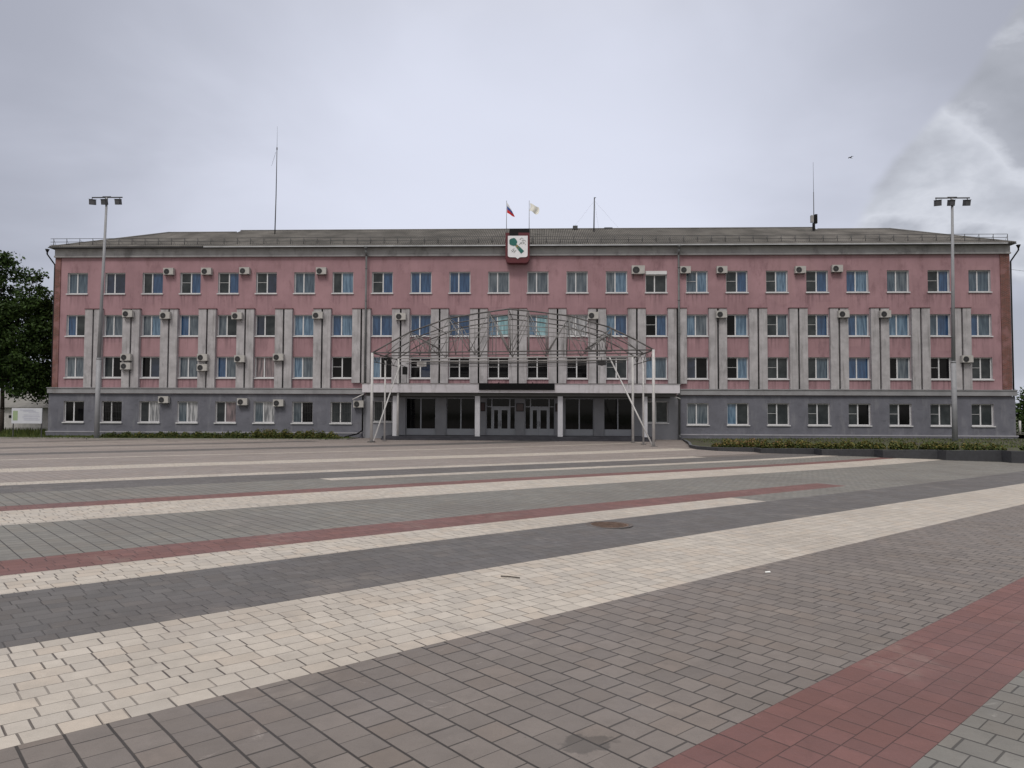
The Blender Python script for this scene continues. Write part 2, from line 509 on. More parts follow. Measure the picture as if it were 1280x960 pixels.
def finish_paving(t, b, geo, joint, tilernd, base, var, jointcol, jointamt, stain, rough=0.62, bump=0.8):
    col = ramp(t, tilernd, 0.0, 1.0, tuple(c * (1 - var) for c in base), tuple(c * (1 + var) for c in base))
    # some stones come from a browner or a greyer batch
    tr2 = wnoise(t, mth(t, 'MULTIPLY', tilernd, 913.7))
    col = mixc(t, mth(t, 'MULTIPLY', sstep(t, tr2, .74, .80), .22), col, (base[0] * .98, base[1] * .82, base[2] * .68))
    col = mixc(t, mth(t, 'MULTIPLY', sstep(t, tr2, .20, .14), .28), col, (base[0] * .72, base[1] * .74, base[2] * .78))
    # broad worn and dirty areas, footfall grime, small spots
    col = mixc(t, mth(t, 'MULTIPLY', sstep(t, noise(t, geo, .32, 9, .7), .45, .66), .65), col, stain)
    col = mixc(t, mth(t, 'MULTIPLY', sstep(t, noise(t, geo, 2.1, 9, .72, .6), .54, .74), .45), col, tuple(c * .55 for c in base))
    col = mixc(t, mth(t, 'MULTIPLY', sstep(t, noise(t, geo, 5.5, 8, .7), .35, .75), .4), col, tuple(c * .62 for c in base))
    col = mixc(t, mth(t, 'MULTIPLY', sstep(t, noise(t, geo, 17, 5, .6, .3), .68, .74), .5), col, tuple(c * .4 for c in base))
    # pale scuffs, sand and old mortar
    col = mixc(t, mth(t, 'MULTIPLY', sstep(t, noise(t, geo, 3.3, 9, .72, 1.2), .62, .74), .5), col, tuple(min(.6, c * 1.7 + .05) for c in base))
    col = mixc(t, mth(t, 'MULTIPLY', sstep(t, noise(t, geo, .9, 8, .66, .4), .56, .7), .22), col, (.36, .31, .27))
    grain = noise(t, geo, 190, 3, .5)
    col = mixc(t, .25, col, ramp(t, grain, .3, .7, (0.35, .35, .35), (1.0, 1.0, 1.0)), 'MULTIPLY')
    # joints: open and black in places, packed with sand in others
    pack = sstep(t, noise(t, geo, 1.7, 6, .6), .42, .62)
    jc = mixc(t, mth(t, 'MULTIPLY', pack, .16), jointcol, tuple(c * .55 for c in base))
    col = mixc(t, mth(t, 'MULTIPLY', joint, jointamt), col, jc)
    # a damp mark left by something spilled
    off = N(t, 'ShaderNodeVectorMath', operation='SUBTRACT')
    t.links.new(geo.outputs['Position'], off.inputs[0])
    off.inputs[1].default_value = (1.80, -51.22, .38)
    ln = N(t, 'ShaderNodeVectorMath', operation='LENGTH')
    t.links.new(off.outputs[0], ln.inputs[0])
    blot = mth(t, 'ADD', ln.outputs['Value'], mth(t, 'MULTIPLY', mth(t, 'SUBTRACT', noise(t, geo, 7, 4, .6), .5), .42))
    damp = sstep(t, blot, .13, .085)
    col = mixc(t, mth(t, 'MULTIPLY', damp, .5), col, (.03, .027, .025))
    t.links.new(col, b.inputs['Base Color'])
    rr = N(t, 'ShaderNodeMapRange')
    t.links.new(noise(t, geo, 1.1, 6, .6), rr.inputs[0])
    rr.inputs[1].default_value = .3
    rr.inputs[2].default_value = .7
    rr.inputs[3].default_value = rough - .14
    rr.inputs[4].default_value = rough + .14
    t.links.new(rr.outputs[0], b.inputs['Roughness'])
    b.inputs['Specular IOR Level'].default_value = 0.5
    tilt = wnoise(t, mth(t, 'MULTIPLY', tilernd, 331.1))
    h = mth(t, 'ADD', mth(t, 'SUBTRACT', 1.0, joint), mth(t, 'ADD', mth(t, 'MULTIPLY', tilt, .45), mth(t, 'ADD', mth(t, 'MULTIPLY', grain, .14), mth(t, 'MULTIPLY', noise(t, geo, 24, 4, .6), .3))))
    bp = N(t, 'ShaderNodeBump')
    bp.inputs['Strength'].default_value = bump
    bp.inputs['Distance'].default_value = 0.007
    t.links.new(h, bp.inputs['Height'])
    t.links.new(bp.outputs[0], b.inputs['Normal'])


def edge_to_joint(t, dist, wdt):
    n = N(t, 'ShaderNodeMapRange')
    t.links.new(dist, n.inputs[0])
    n.inputs[1].default_value = wdt * .55
    n.inputs[2].default_value = wdt
    n.inputs[3].default_value = 1
    n.inputs[4].default_value = 0
    return n.outputs[0]


def wnoise(t, v, dim='1D'):
    n = N(t, 'ShaderNodeTexWhiteNoise', noise_dimensions=dim)
    if dim == '1D':
        t.links.new(v, n.inputs['W'])
    else:
        t.links.new(v, n.inputs['Vector'])
    return n.outputs['Value']


def tri(t, v):
    """distance of v to the nearest integer"""
    f = mth(t, 'FRACT', v)
    return mth(t, 'MINIMUM', f, mth(t, 'SUBTRACT', 1.0, f))


def square_pavers(name, base, stain, jointcol=(0.035, 0.025, 0.022), var=0.13):
    """near-square setts in half-bonded rows that run across the bands, the long joints wider"""
    m, t, b = newmat(name)
    geo, s_, t_ = paving_coords(t)
    RW, RL = 0.1925, 0.177
    row = mth(t, 'DIVIDE', s_, RW)
    rid = mth(t, 'FLOOR', row)
    off = mth(t, 'ADD', mth(t, 'MULTIPLY', mth(t, 'MODULO', mth(t, 'ABSOLUTE', rid), 2.0), .5), mth(t, 'MULTIPLY', wnoise(t, rid), .16))
    ln = mth(t, 'ADD', mth(t, 'DIVIDE', t_, RL), off)
    cid = N(t, 'ShaderNodeCombineXYZ')
    t.links.new(rid, cid.inputs[0])
    t.links.new(mth(t, 'FLOOR', ln), cid.inputs[1])
    rnd = wnoise(t, cid.outputs[0], '3D')
    jl = edge_to_joint(t, mth(t, 'MULTIPLY', tri(t, row), RW), 0.0078)
    # the short joints come tight and open by turns
    jw = mth(t, 'ADD', 0.001, mth(t, 'MULTIPLY', wnoise(t, mth(t, 'MULTIPLY', rnd, 517.3)), 0.0075))
    js = mth(t, 'LESS_THAN', mth(t, 'MULTIPLY', tri(t, ln), RL), jw)
    joint = mth(t, 'MAXIMUM', jl, mth(t, 'MULTIPLY', js, .85))
    finish_paving(t, b, geo, joint, rnd, base, var, jointcol, .9, stain)
    return m


def course_pavers(name, base, stain, jointcol, course=0.15, phase=0.0, ls=5.0, jamt=0.8, var=0.09, jw=0.005):
    """courses along the band with stones of random length"""
    m, t, b = newmat(name)
    geo, s_, t_ = paving_coords(t)
    row = mth(t, 'DIVIDE', mth(t, 'ADD', t_, phase), course)
    rid = mth(t, 'FLOOR', row)
    wv = mth(t, 'ADD', mth(t, 'MULTIPLY', s_, ls), mth(t, 'MULTIPLY', wnoise(t, rid), 731.0))
    ve = N(t, 'ShaderNodeTexVoronoi', voronoi_dimensions='1D', feature='DISTANCE_TO_EDGE')
    ve.inputs['Scale'].default_value = 1
    ve.inputs['Randomness'].default_value = .97
    t.links.new(wv, ve.inputs['W'])
    vc = N(t, 'ShaderNodeTexVoronoi', voronoi_dimensions='1D', feature='F1')
    vc.inputs['Scale'].default_value = 1
    vc.inputs['Randomness'].default_value = .97
    t.links.new(wv, vc.inputs['W'])
    sc = N(t, 'ShaderNodeSeparateColor')
    t.links.new(vc.outputs['Color'], sc.inputs[0])
    js = edge_to_joint(t, mth(t, 'DIVIDE', ve.outputs['Distance'], ls), jw)
    jl = edge_to_joint(t, mth(t, 'MULTIPLY', tri(t, row), course), jw * .55)
    joint = mth(t, 'MAXIMUM', mth(t, 'MULTIPLY', js, mth(t, 'ADD', .35, mth(t, 'MULTIPLY', sc.outputs[1], .75)), clamp=True), mth(t, 'MULTIPLY', jl, .75))
    finish_paving(t, b, geo, joint, sc.outputs[0], base, var, jointcol, jamt, stain)
    return m


P_GREY = square_pavers('grey_pavers', (0.188, 0.162, 0.148), (0.132, 0.110, 0.098), jointcol=(0.014, 0.011, 0.010), var=0.11)
P_GREEN = square_pavers('green_grey_pavers', (0.20, 0.192, 0.176), (0.145, 0.131, 0.119), jointcol=(0.02, 0.017, 0.015), var=0.10)
P_BEIGE = square_pavers('beige_grey_pavers', (0.285, 0.248, 0.232), (0.21, 0.18, 0.165), jointcol=(0.11, 0.09, 0.08), var=0.09)
P_CREAM = course_pavers('cream_pavers', (0.50, 0.452, 0.40), (0.375, 0.33, 0.285), (0.04, 0.028, 0.024), course=.1527, phase=35.88, ls=5.6, var=.09, jw=.0065, jamt=.95)
P_RED = course_pavers('red_pavers', (0.175, 0.078, 0.070), (0.13, 0.062, 0.056), (0.03, 0.016, 0.015), course=.156, phase=37.93, ls=5.2, jamt=.9, jw=.0055, var=.15)
P_DARK = course_pavers('dark_pavers', (0.118, 0.110, 0.109), (0.088, 0.077, 0.074), (0.03, 0.026, 0.025), course=.15, phase=34.2, ls=5.6, jamt=.85, jw=.0055, var=.15)

# lawns and far ground
LAWN, t_, b_ = newmat('lawn_grass')
g_ = N(t_, 'ShaderNodeNewGeometry')
a_ = N(t_, 'ShaderNodeTexNoise')
a_.inputs['Scale'].default_value = 0.8
a_.inputs['Detail'].default_value = 8
a_.inputs['Roughness'].default_value = .7
t_.links.new(g_.outputs['Position'], a_.inputs['Vector'])
q_ = N(t_, 'ShaderNodeTexNoise')
q_.inputs['Scale'].default_value = 35
q_.inputs['Detail'].default_value = 3
t_.links.new(g_.outputs['Position'], q_.inputs['Vector'])
lc = ramp(t_, a_.outputs[0], .35, .65, (0.035, 0.055, 0.012), (0.085, 0.10, 0.03))
t_.links.new(mixc(t_, .5, lc, ramp(t_, q_.outputs[0], .3, .7, (.35, .35, .35), (1.3, 1.3, 1.3)), 'MULTIPLY'), b_.inputs['Base Color'])
b_.inputs['Roughness'].default_value = .95
bp_ = N(t_, 'ShaderNodeBump')
bp_.inputs['Distance'].default_value = .05
t_.links.new(q_.outputs[0], bp_.inputs['Height'])
t_.links.new(bp_.outputs[0], b_.inputs['Normal'])


def leafmat(name, c0, c1):
    m, t, b = newmat(name)
    geo = N(t, 'ShaderNodeNewGeometry')
    c = ramp(t, geo.outputs['Random Per Island'], 0, 1, c0, c1)
    t.links.new(c, b.inputs['Base Color'])
    b.inputs['Roughness'].default_value = .7
    b.inputs['Specular IOR Level'].default_value = .25
    return m


LEAF = leafmat('broad_leaves', (0.012, 0.026, 0.006), (0.045, 0.085, 0.016))
LEAFP = leafmat('pale_leaves', (0.03, 0.06, 0.012), (0.08, 0.13, 0.03))
HEDGEG = leafmat('hedge_leaves', (0.03, 0.05, 0.012), (0.085, 0.105, 0.03))
HEDGEY = leafmat('yellowing_leaves', (0.08, 0.08, 0.022), (0.17, 0.135, 0.035))
HEDGEO = leafmat('orange_blooms', (0.17, 0.095, 0.04), (0.24, 0.15, 0.075))
GRASSB = leafmat('grass_blades', (0.035, 0.06, 0.012), (0.10, 0.115, 0.03))


# window panes: what stands behind the glass sets the colour
def panemat(name, c0, c1, folds=0.0, rough=.06, spec=.5):
    m, t, b = newmat(name)
    geo = N(t, 'ShaderNodeNewGeometry')
    sp = N(t, 'ShaderNodeSeparateXYZ')
    t.links.new(geo.outputs['Position'], sp.inputs[0])
    if folds:
        nzf = N(t, 'ShaderNodeTexNoise', noise_dimensions='2D')
        mp = N(t, 'ShaderNodeMapping')
        cb = N(t, 'ShaderNodeCombineXYZ')
        t.links.new(sp.outputs[0], cb.inputs[0])
        t.links.new(mth(t, 'MULTIPLY', sp.outputs[2], .12), cb.inputs[1])
        t.links.new(cb.outputs[0], nzf.inputs['Vector'])
        nzf.inputs['Scale'].default_value = 7.0
        nzf.inputs['Detail'].default_value = 3
        v = nzf.outputs[0]
        colr = ramp(t, v, .35, .65, c0, c1)
    else:
        nzf = N(t, 'ShaderNodeTexNoise')
        nzf.inputs['Scale'].default_value = 1.7
        nzf.inputs['Detail'].default_value = 4
        t.links.new(geo.outputs['Position'], nzf.inputs['Vector'])
        colr = ramp(t, nzf.outputs[0], .35, .7, c0, c1)
    t.links.new(colr, b.inputs['Base Color'])
    b.inputs['Roughness'].default_value = rough
    b.inputs['Specular IOR Level'].default_value = spec
    return m


PANE = {
    'K': panemat('glass_dark_room', (0.003, 0.003, 0.004), (0.009, 0.009, 0.010), 0, .05, .16),
    'D': panemat('glass_mosquito_net', (0.016, 0.021, 0.025), (0.045, 0.052, 0.056), 0, .2, .35),
    'N': panemat('glass_navy', (0.008, 0.014, 0.03), (0.02, 0.03, 0.06), 0, .05, .6),
    'B': panemat('glass_blue_blind', (0.014, 0.040, 0.10), (0.036, 0.086, 0.18), 1, .05, .6),
    'M': panemat('glass_blue_grey', (0.03, 0.052, 0.08), (0.08, 0.115, 0.15), 1, .05, .6),
    'L': panemat('glass_pale_blue_curtain', (0.05, 0.10, 0.165), (0.14, 0.22, 0.31), 1, .05, .6),
    'G': panemat('glass_net_curtain', (0.045, 0.063, 0.085), (0.12, 0.145, 0.17), 1, .05, .6),
    'W': panemat('glass_white_curtain', (0.14, 0.145, 0.16), (0.46, 0.46, 0.48), 1, .05, .6),
    'T': panemat('glass_teal_curtain', (0.16, 0.30, 0.34), (0.30, 0.46, 0.50), 1, .08, .4),
    'P': panemat('glass_rosy_curtain', (0.10, 0.085, 0.095), (0.26, 0.20, 0.21), 1, .08, .4),
}
PKEYS = list(PANE)
PMATS = [PANE[k] for k in PKEYS]

# ------------------------------------------------------------------ the ground: measured fall of the square
GP = (-1.8159182, -0.3842430, -0.4062072, -0.4077130, 0.3455845, 0.0362793, 0.0460145, 0.2051478, 0.4055187)


def ground(x, y):
    x = max(-40.0, min(31.0, x))
    y = max(-62.0, min(0.0, y))
    u = x / 30.0
    v = (y + 30.0) / 30.0
    P = GP
    z = P[0] + P[1] * u + P[2] * v + P[3] * u * u + P[4] * u * v + P[5] * v * v + P[6] * u * v * v + P[7] * v ** 3 + P[8] * u * u * v
    return max(z + 2.0, -0.95)


cs, sn = math.cos(STRIPE), math.sin(STRIPE)


def plan(s_, t):
    return (s_ * cs - t * sn, s_ * sn + t * cs)


def frange(a, b, n):
    return [a + (b - a) * i / n for i in range(n + 1)]


# bands: (t0, t1, s0, s1, material); later ones win
INF = 1e9
BANDS = [
    (-INF, -28.12, -INF, INF, 0), (-30.92, -28.12, -INF, INF, 1), (-32.55, -30.92, -23.5, INF, 1), (-25.7, -23.3, -INF, INF, 1), (-20.6, INF, -INF, INF, 2),
    (-48.0, -38.71, -INF, INF, 1), (-38.71, -37.93, -INF, INF, 4), (-35.88, -34.2, -INF, INF, 3), (-34.2, -32.55, -INF, INF, 5),
    (-32.55, -31.73, -INF, -23.55, 3), (-31.73, -30.92, -INF, -17.6, 4), (-28.12, -26.4, -INF, INF, 3), (-26.4, -25.7, -INF, INF, 4),
    (-23.98, -23.35, -28.8, INF, 3), (-23.35, -21.4, -INF, INF, 5), (-21.4, -20.6, -INF, -8.0, 3), (-16.8, -15.0, -INF, -1.5, 3),
    (-13.6, -12.6, -INF, INF, 2), (-9.45, -9.0, -INF, 3.5, 3), (-4.8, -2.4, -INF, 4, 5), (-0.6, 0.5, -INF, 0, 2), (2.0, 2.3, -INF, -20, 3), (4.5, 6.2, -INF, -14, 5),
    (9.0, 9.4, -INF, -12, 3), (12.1, 12.5, -INF, -22, 3), (15.5, 16.5, -INF, -22, 5),
]
PM = [P_GREY, P_GREEN, P_BEIGE, P_CREAM, P_RED, P_DARK]
PN = ['grey_paving', 'green_grey_paving', 'beige_paving', 'cream_paving_bands', 'red_paving_bands', 'dark_paving_bands']
ts = {b for B in BANDS for b in B[:2] if abs(b) < 1e8} | set(frange(-75, 40, 76))
ss = {b for B in BANDS for b in B[2:4] if abs(b) < 1e8} | set(frange(-80, 62, 94))


def thin(vals, keep):
    out = []
    for v in sorted(vals):
        if out and v - out[-1] < 0.3 and v not in keep:
            continue
        if out and v - out[-1] < 0.3 and out[-1] not in keep:
            out.pop()
        out.append(v)
    return out


ts = thin(ts, {b for B in BANDS for b in B[:2]})
ss = thin(ss, {b for B in BANDS for b in B[2:4]})
meshes = [MB() for _ in PM]
for i in range(len(ts) - 1):
    tm = (ts[i] + ts[i + 1]) / 2
    for j in range(len(ss) - 1):
        sm = (ss[j] + ss[j + 1]) / 2
        cx, cy = plan(sm, tm)
        if cy > 1.6 or cy < -80 or abs(cx) > 62:
            continue
        k = 0
        for b in BANDS:
            if b[0] <= tm < b[1] and b[2] <= sm < b[3]:
                k = b[4]
        pts = []
        for s_, t in ((ss[j], ts[i]), (ss[j + 1], ts[i]), (ss[j + 1], ts[i + 1]), (ss[j], ts[i + 1])):
            x, y = plan(s_, t)
            pts.append((x, y, ground(x, y)))
        meshes[k].face(pts, 0, True)
for mb, m, nm in zip(meshes, PM, PN):
    struct(mb.build(nm, m))

# the land around, one sheet to the horizon, just under the paving
tb = MB()
xs = [-3000, -800, -250, -120] + frange(-70, 70, 28) + [120, 250, 800, 3000]
ys = [-3000, -800, -250, -120] + frange(-85, 35, 24) + [80, 250, 800, 3000]
for a, b in zip(xs[:-1], xs[1:]):
    for c, d in zip(ys[:-1], ys[1:]):
        tb.face([(x, y, ground(x, y) - 0.14) for x, y in ((a, c), (b, c), (b, d), (a, d))], 0, True)
struct(tb.build('terrain', LAWN))

# ------------------------------------------------------------------ the town hall
COLX = [-34.58 + 3 * i for i in range(8)] + [-10.5 + 3 * i for i in range(8)] + [13.58 + 3 * i for i in range(8)]
ZROW = [12.01, 8.69, 5.44, 2.0]
OW, OH = 0.81, 0.82
hall = thing('town_hall', 'long four-storey pink and grey administrative building with corrugated roof across the square', 'building')
XL, XR = -36.35, 36.75
DEPTH = 14.0


def wall_with_openings(mb, x0, x1, z0, z1, holes, y=0.0, depth=0.30, m=0, mr=1):
    xs = sorted({x0, x1} | {h[0] for h in holes} | {h[1] for h in holes})
    zs = sorted({z0, z1} | {h[2] for h in holes} | {h[3] for h in holes})
    for a, b in zip(xs[:-1], xs[1:]):
        for c, d in zip(zs[:-1], zs[1:]):
            mx, mz = (a + b) / 2, (c + d) / 2
            if any(h[0] < mx < h[1] and h[2] < mz < h[3] for h in holes):
                continue
            mb.face([(a, y, c), (b, y, c), (b, y, d), (a, y, d)], m)
    for a, b, c, d in holes:
        y2 = y + depth
        mb.face([(a, y, c), (a, y, d), (a, y2, d), (a, y2, c)], mr)
        mb.face([(b, y, c), (b, y2, c), (b, y2, d), (b, y, d)], mr)
        mb.face([(a, y, d), (b, y, d), (b, y2, d), (a, y2, d)], mr)
        mb.face([(a, y, c), (a, y2, c), (b, y2, c), (b, y, c)], mr)


holes = [(x - OW, x + OW, z - OH, z + OH) for x in COLX for z in ZROW[:3]]
mb = MB()
wall_with_openings(mb, XL, XR, 3.35, 14.05, holes)
mb.face([(XL, 0, 3.35), (XL, 0, 14.05), (XL, DEPTH, 14.05), (XL, DEPTH, 3.35)], 2)
mb.face([(XR, 0, 3.35), (XR, DEPTH, 3.35), (XR, DEPTH, 14.05), (XR, 0, 14.05)], 2)
mb.face([(XR, DEPTH, 3.35), (XL, DEPTH, 3.35), (XL, DEPTH, 14.05), (XR, DEPTH, 14.05)], 2)
mb.build('upper_wall', [PINK, REVEAL, BRICKY], hall)
# brick corner pilasters left bare by the painters
mb = MB()
mb.box(XL - 0.02, -35.93, -0.07, 0.15, 3.86, 14.02)
mb.build('brick_corner', BRICKX, hall)
mb = MB()
mb.box(36.08, XR + 0.02, -0.07, 0.15, 3.86, 14.02)
mb.build('brick_corner', BRICKX, hall)

# ground floor: windows in the wings, the glazed entrance in the middle under the canopy
GH = []
for i, x in enumerate(COLX):
    if i < 8 or i > 15:
        GH.append((x - OW, x + OW, 1.15, 2.78))
GH.append((-11.12, -9.66, 1.28, 2.86))
GH.append((9.75, 11.38, 1.28, 2.90))
BAYS = [(-8.62, -6.30), (-5.50, -3.25), (3.57, 5.78), (6.52, 8.68)]
DOORS = [(-2.44, -0.18), (0.52, 2.82)]
for a, b in BAYS + DOORS:
    GH.append((a, b, 0.29, 3.12))
mb = MB()
wing = [h for h in GH if h[1] < -11.5 or h[0] > 12]
mid = [h for h in GH if not (h[1] < -11.5 or h[0] > 12)]
wall_with_openings(mb, -36.6, -11.9, 0.0, 3.35, [h for h in wing if h[1] < 0], -0.05, .30, 0, 1)
wall_with_openings(mb, 12.15, 36.95, 0.0, 3.35, [h for h in wing if h[0] > 0], -0.05, .30, 0, 1)
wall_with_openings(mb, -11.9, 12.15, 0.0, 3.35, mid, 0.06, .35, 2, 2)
for x in (-11.9, 12.15):
    mb.face([(x, -0.05, 0), (x, -0.05, 3.35), (x, 0.06, 3.35), (x, 0.06, 0)], 0)
for x in (-36.6, 36.95):
    mb.face([(x, -0.05, 0), (x, DEPTH, 0), (x, DEPTH, 3.35), (x, -0.05, 3.35)], 0)
mb.face([(-36.6, DEPTH, 0), (36.95, DEPTH, 0), (36.95, DEPTH, 3.35), (-36.6, DEPTH, 3.35)], 0)
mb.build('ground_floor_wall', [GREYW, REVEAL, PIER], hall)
for a, b in ((-36.68, -11.95), (12.2, 37.03)):
    mb = MB()
    mb.box(a, b, -0.17, -0.052, -0.6, 0.36, 0)
    mb.box(a - .02, b + .02, -0.20, -0.06, 0.362, 0.45, 1)
    mb.build('plinth', [GREYW, PLINTH], hall)
# belt course between the grey storey and the pink ones
for a, b in ((-36.62, -11.75), (12.0, 36.98)):
    mb = MB()
    mb.box(a, b, -0.24, -0.002, 3.39, 3.77)
    mb.box(a - .03, b + .03, -0.30, -0.004, 3.772, 3.83)
    mb.build('belt_course', BELT, hall)
# paired concrete fins between the second- and third-storey windows
for i in range(23):
    xm = (COLX[i] + COLX[i + 1]) / 2
    zb = 4.24 if 8 <= i <= 14 or i in (7, 15) else 3.84
    hwid = 0.665 if i not in (7, 15) else 0.70
    mb = MB()
    mb.box(xm - hwid, xm - 0.065, -0.27, -0.003, zb, 9.92, 0)
    mb.box(xm + 0.065, xm + hwid, -0.27, -0.003, zb, 9.92, 0)
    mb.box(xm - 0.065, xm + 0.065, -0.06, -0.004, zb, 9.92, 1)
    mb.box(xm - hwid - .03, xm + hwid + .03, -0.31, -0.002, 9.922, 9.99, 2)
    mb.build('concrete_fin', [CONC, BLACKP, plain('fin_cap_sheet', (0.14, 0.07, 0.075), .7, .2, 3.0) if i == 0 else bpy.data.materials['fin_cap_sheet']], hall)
# cornice
mb = MB()
mb.box(XL - .05, XR + .05, -0.22, -0.003, 14.02, 14.14)
mb.box(XL - .02, XR + .02, -0.16, -0.004, 14.142, 14.69)
mb.build('cornice', CORN, hall)

SPEC = [
    "MM NN DB D*B D*B D*N MM DL D*B BB BB GG GG GG GL DD M*L D*B D*L D*B BL MG D*B MM".split(),
    "BD GG GL BG GD ND LL BL BB BB BB LT LT WW LB K*B LG KL D*M D*B BL LL MB BM".split(),
    "GG DK KN GG BG PP LG K*K LK K*N K*K K*K K*K K*K D*D LM NK K*L D*D DM BB KG K*K D*D".split(),
    "KK KK DW GW DP GW GK DD -- -- -- -- -- -- -- -- GG LD D*D D*D D*K D*K D*D D*D".split(),
]


def window(xc, zc, hw, hh, spec, y=0.0, mull=None, grille=False, shutter=False, sill=True):
    f = MB()
    y0, y1 = y + 0.17, y + 0.235
    a, b, c, d = xc - hw + .003, xc + hw - .003, zc - hh + .003, zc + hh - .003
    fr = 0.062
    top = d - (0.26 if shutter else 0)
    f.box(a, a + fr, y0, y1, c, top)
    f.box(b - fr, b, y0, y1, c, top)
    f.box(a + fr, b - fr, y0, y1, c, c + fr)
    f.box(a + fr, b - fr, y0, y1, top - fr, top)
    mx = xc + (mull if mull is not None else -0.10)
    f.box(mx - .042, mx + .042, y0 - .01, y1, c + fr, top - fr)
    if '*' in spec:
        zz = c + (top - c) * .53
        f.box(a + fr, mx - .05, y0 + .01, y1, zz - .012, zz + .012)
    w_ = f.build('window', WHITE, hall)
    p = MB()
    k = [PKEYS.index(q) for q in spec if q in PKEYS]
    yp = y + 0.215
    p.face([(a + fr, yp, c + fr), (mx - .042, yp, c + fr), (mx - .042, yp, top - fr), (a + fr, yp, top - fr)], k[0])
    p.face([(mx + .042, yp, c + fr), (b - fr, yp, c + fr), (b - fr, yp, top - fr), (mx + .042, yp, top - fr)], k[1])
    p.build('pane', PMATS, w_)
    if sill:
        s_ = MB()
        s_.box(xc - hw - .06, xc + hw + .06, y - 0.09, y + 0.168, zc - hh - .055, zc - hh - .003)
        s_.box(xc - hw - .06, xc + hw + .06, y - 0.095, y - 0.088, zc - hh - .085, zc - hh - .003)
        s_.build('sill', SILL, w_)
    if grille:
        g = MB()
        n = int(2 * hw / .13)
        for q in range(1, n):
            g.box(a + q * .13 - .004, a + q * .13 + .004, y + .10, y + .116, c, d)
        for zz in (c + .3, zc, d - .3):
            g.box(a, b, y + .117, y + .129, zz - .004, zz + .004)
        g.build('window_grille', DARKM, w_)
    if shutter:
        s2 = MB()
        s2.box(a, b, y - .05, y1, top + .004, d)
        s2.build('shutter_box', WHITE, w_)
    return w_


rnd = random.Random(5)
for r in range(4):
    for i, x in enumerate(COLX):
        sp = SPEC[r][i]
        if sp == '--':
            continue
        if r < 3:
            window(x, ZROW[r], OW, OH, sp, 0.0, -0.10 if '*' not in sp else 0.0 + rnd.uniform(-.04, .03), shutter=(r == 0 and i == 15))
        else:
            window(x, 1.965, OW, .815, sp, -0.05, -0.08, grille=i in (1, 6, 7))
window(-10.39, 2.07, .73, .79, 'DK', .06, -.03, grille=True)
window(10.565, 2.09, .815, .81, 'DD', .06, -.1)

# entrance glazing
for a, b in BAYS:
    f = MB()
    m_ = (a + b) / 2
    y0, y1 = .24, .31
    f.box(a + .003, a + .06, y0, y1, 0.293, 3.117)
    f.box(b - .06, b - .003, y0, y1, 0.293, 3.117)
    f.box(a + .06, b - .06, y0, y1, 3.06, 3.117)
    f.box(m_ - .045, m_ + .045, y0 - .01, y1, .76, 3.06)
    f.box(a + .06, b - .06, y0 - .03, y1, 0.293, .76)
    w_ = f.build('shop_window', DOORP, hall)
    p = MB()
    for c, d in ((a + .06, m_ - .045), (m_ + .045, b - .06)):
        p.face([(c, .29, .76), (d, .29, .76), (d, .29, 3.06), (c, .29, 3.06)], 0)
    p.build('pane', PANE['K'], w_)
for a, b in DOORS:
    f = MB()
    y0, y1 = .24, .31
    x1, x2 = a + .40, b - .40
    for x in (a + .003, x1, x2 - .08, b - .063):
        wd = .08 if x in (x1, x2 - .08) else .06
        f.box(x, x + wd, y0, y1, 0.293, 3.117)
    f.box(a + .063, x1, y0 + .002, y1, 0.293, .78)
    f.box(x2, b - .063, y0 + .002, y1, 0.293, .78)
    f.box(a + .063, b - .063, y0 + .004, y1, 3.06, 3.117)
    for c, d in ((a + .063, x1), (x2, b - .063)):
        f.box(c, d, y0 + .004, y1, 2.43, 2.49)
    f.box(x1 + .08, x2 - .08, y0 + .004, y1, 2.38, 2.48)
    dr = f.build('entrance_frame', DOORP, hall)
    p = MB()
    for c, d, e, g in ((a + .063, x1, .78, 2.43), (x2, b - .063, .78, 2.43), (a + .063, x1, 2.49, 3.06), (x2, b - .063, 2.49, 3.06), (x1 + .08, x2 - .08, 2.48, 3.06)):
        p.face([(c, .29, e), (d, .29, e), (d, .29, g), (c, .29, g)])
    p.build('pane', PANE['K'], dr)
    split = x1 + .08 + (x2 - x1 - .16) * .44
    for c, d, hx in ((x1 + .085, split - .006, -1), (split + .006, x2 - .085, 1)):
        l = MB()
        st = .13
        l.box(c, c + st, .255, .30, .30, 2.375)
        l.box(d - st, d, .255, .30, .30, 2.375)
        l.box(c + st, d - st, .255, .30, .30, .78)
        l.box(c + st, d - st, .255, .30, 2.2, 2.375)
        l.face([(c + st, .285, .78), (d - st, .285, .78), (d - st, .285, 2.2), (c + st, .285, 2.2)], 1)
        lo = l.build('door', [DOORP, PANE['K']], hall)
        h = MB()
        xh = d - st / 2 if hx < 0 else c + st / 2
        h.tube((xh, .22, .95), (xh, .22, 1.35), .014)
        h.tube((xh, .22, .97), (xh, .256, .97), .01)
        h.tube((xh, .22, 1.33), (xh, .256, 1.33), .01)
        h.build('handle', DARKM, lo)

